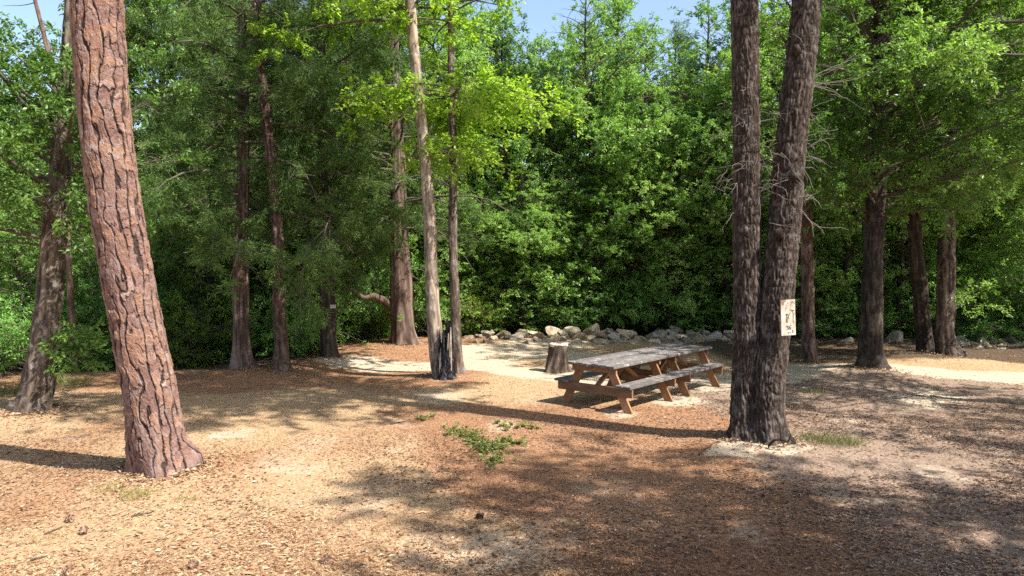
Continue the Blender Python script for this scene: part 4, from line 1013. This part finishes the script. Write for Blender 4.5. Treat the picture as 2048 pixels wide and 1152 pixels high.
def cone(label, px, py, ln=.085):
    x0, y0, z0 = at(px, py); rng = RNG(label); G = Geo(); az = rng.uniform(0, 6.28); A = np.array([math.cos(az), math.sin(az), .12]); A = nrm(A); B = nrm(np.cross(A, [0, 0, 1])); Cc = np.cross(B, A)
    c = np.array([x0, y0, z0 + ln * .33]); n = 70; t = (np.arange(n) + .5) / n; a = np.arange(n) * 2.39996; r = ln * .40 * np.sin(np.clip(t * 2.6 + .4, 0, 3.1)) + .004
    rad = np.cos(a)[:, None] * B + np.sin(a)[:, None] * Cc; pos = c + A * ((t - .5) * ln)[:, None] + rad * (r * .25)[:, None]
    leaf_quads(G, pos, rad + A * .45, A - rad * .4, r * .95 + .008, .026, rng.uniform(0, 1, n), .1)
    tube(G, np.array([c - A * ln * .5, c, c + A * ln * .5]), [.012, .018, .006], 8, tint=.2)
    tag(G.build('pine_cone', M['litter_dark'], loc=(x0, y0, z0)), label, 'pine cone', 'pine cones on the ground')
for lab, px, py in [('open pine cone nearest below the leaning pine foot', 168, 1066), ('small dark pine cone upper left of the open one', 140, 1044), ('pine cone at the very bottom near the lower left', 135, 1148),
                    ('pale pine cone at the bottom left of the middle', 385, 1140), ('weathered grey pine cone at bottom, right of the others', 652, 1128), ('dark pine cone in the shade at the bottom centre', 960, 1037)]: cone(lab, px, py)
def stick(label, a, b, r=.009, lift=.012):
    p0, p1 = np.array(at(*a)), np.array(at(*b)); rng = RNG(label); t = np.linspace(0, 1, 9)[:, None]; q = p0 + (p1 - p0) * t; ln = np.linalg.norm(p1 - p0); q[:, :2] += rng.normal(0, ln * .02, (9, 2)); q[:, 2] = gz(q[:, 0], q[:, 1]) + lift
    G = Geo(); tube(G, q, np.linspace(r, r * .5, 9), 5, h=.4); k = branch_path(rng, q[5], rng.uniform(0, 6.28), .2, ln * .25, .1, 4); tube(G, k, [r * .5, r * .4, r * .3, r * .2], 4, h=.5)
    tag(G.build('fallen_twig', M['limb'], smooth=True, loc=tuple(p0)), label, 'twig', 'twigs lying on the ground')
for lab, a, b in [('twig left of the forked oak roots, lying on sand', (1395, 915), (1445, 890)), ('thin twig lying near the lower left pine cone', (90, 1070), (125, 1055)), ('twig near the lower left corner', (60, 1120), (95, 1112)),
                  ('brown twig in front of the pine foot weeds', (262, 1036), (305, 1028)), ('twig on the leaves right of the forked oak', (1720, 800), (1765, 790)), ('longer stick at the right, on bare soil', (1790, 800), (1850, 788)),
                  ('stick beside the sandy path under the sunlit oak', (1860, 790), (1930, 800)), ('short twig beside the burnt stump', (832, 766), (848, 756)), ('pale stick lying before the right stones', (1780, 715), (1860, 712)),
                  ('twig in the deep shade near the lower right', (1500, 985), (1545, 975)), ('twig left of the trailing plant', (780, 850), (815, 842)), ('twig by the bottom edge right of centre', (1290, 1100), (1335, 1090))]: stick(lab, a, b)
def root_twig():
    p = np.array(at(1560, 893)); rng = RNG('roottwig'); G = Geo()
    q = np.array([pt(1537, 893, 9.42), pt(1548, 880, 9.37), pt(1566, 879, 9.32), pt(1577, 886, 9.32)]); tube(G, q, [.016, .018, .016, .010], 6, h=.3)
    tube(G, np.array([pt(1563, 880, 9.32), pt(1561, 862, 9.37), pt(1559, 845, 9.42)]), [.014, .011, .005], 6, h=.3); tube(G, np.array([pt(1576, 884, 9.32), pt(1580, 876, 9.32), pt(1581, 869, 9.31)]), [.011, .010, .007], 6, h=.3)
    tag(G.build('bent_root', M['dark_bark'], smooth=True, loc=tuple(p)), 'dark bent root with two upright prongs at the forked oak foot', 'root')
root_twig()
print("leaves (traced):", LEAVES)
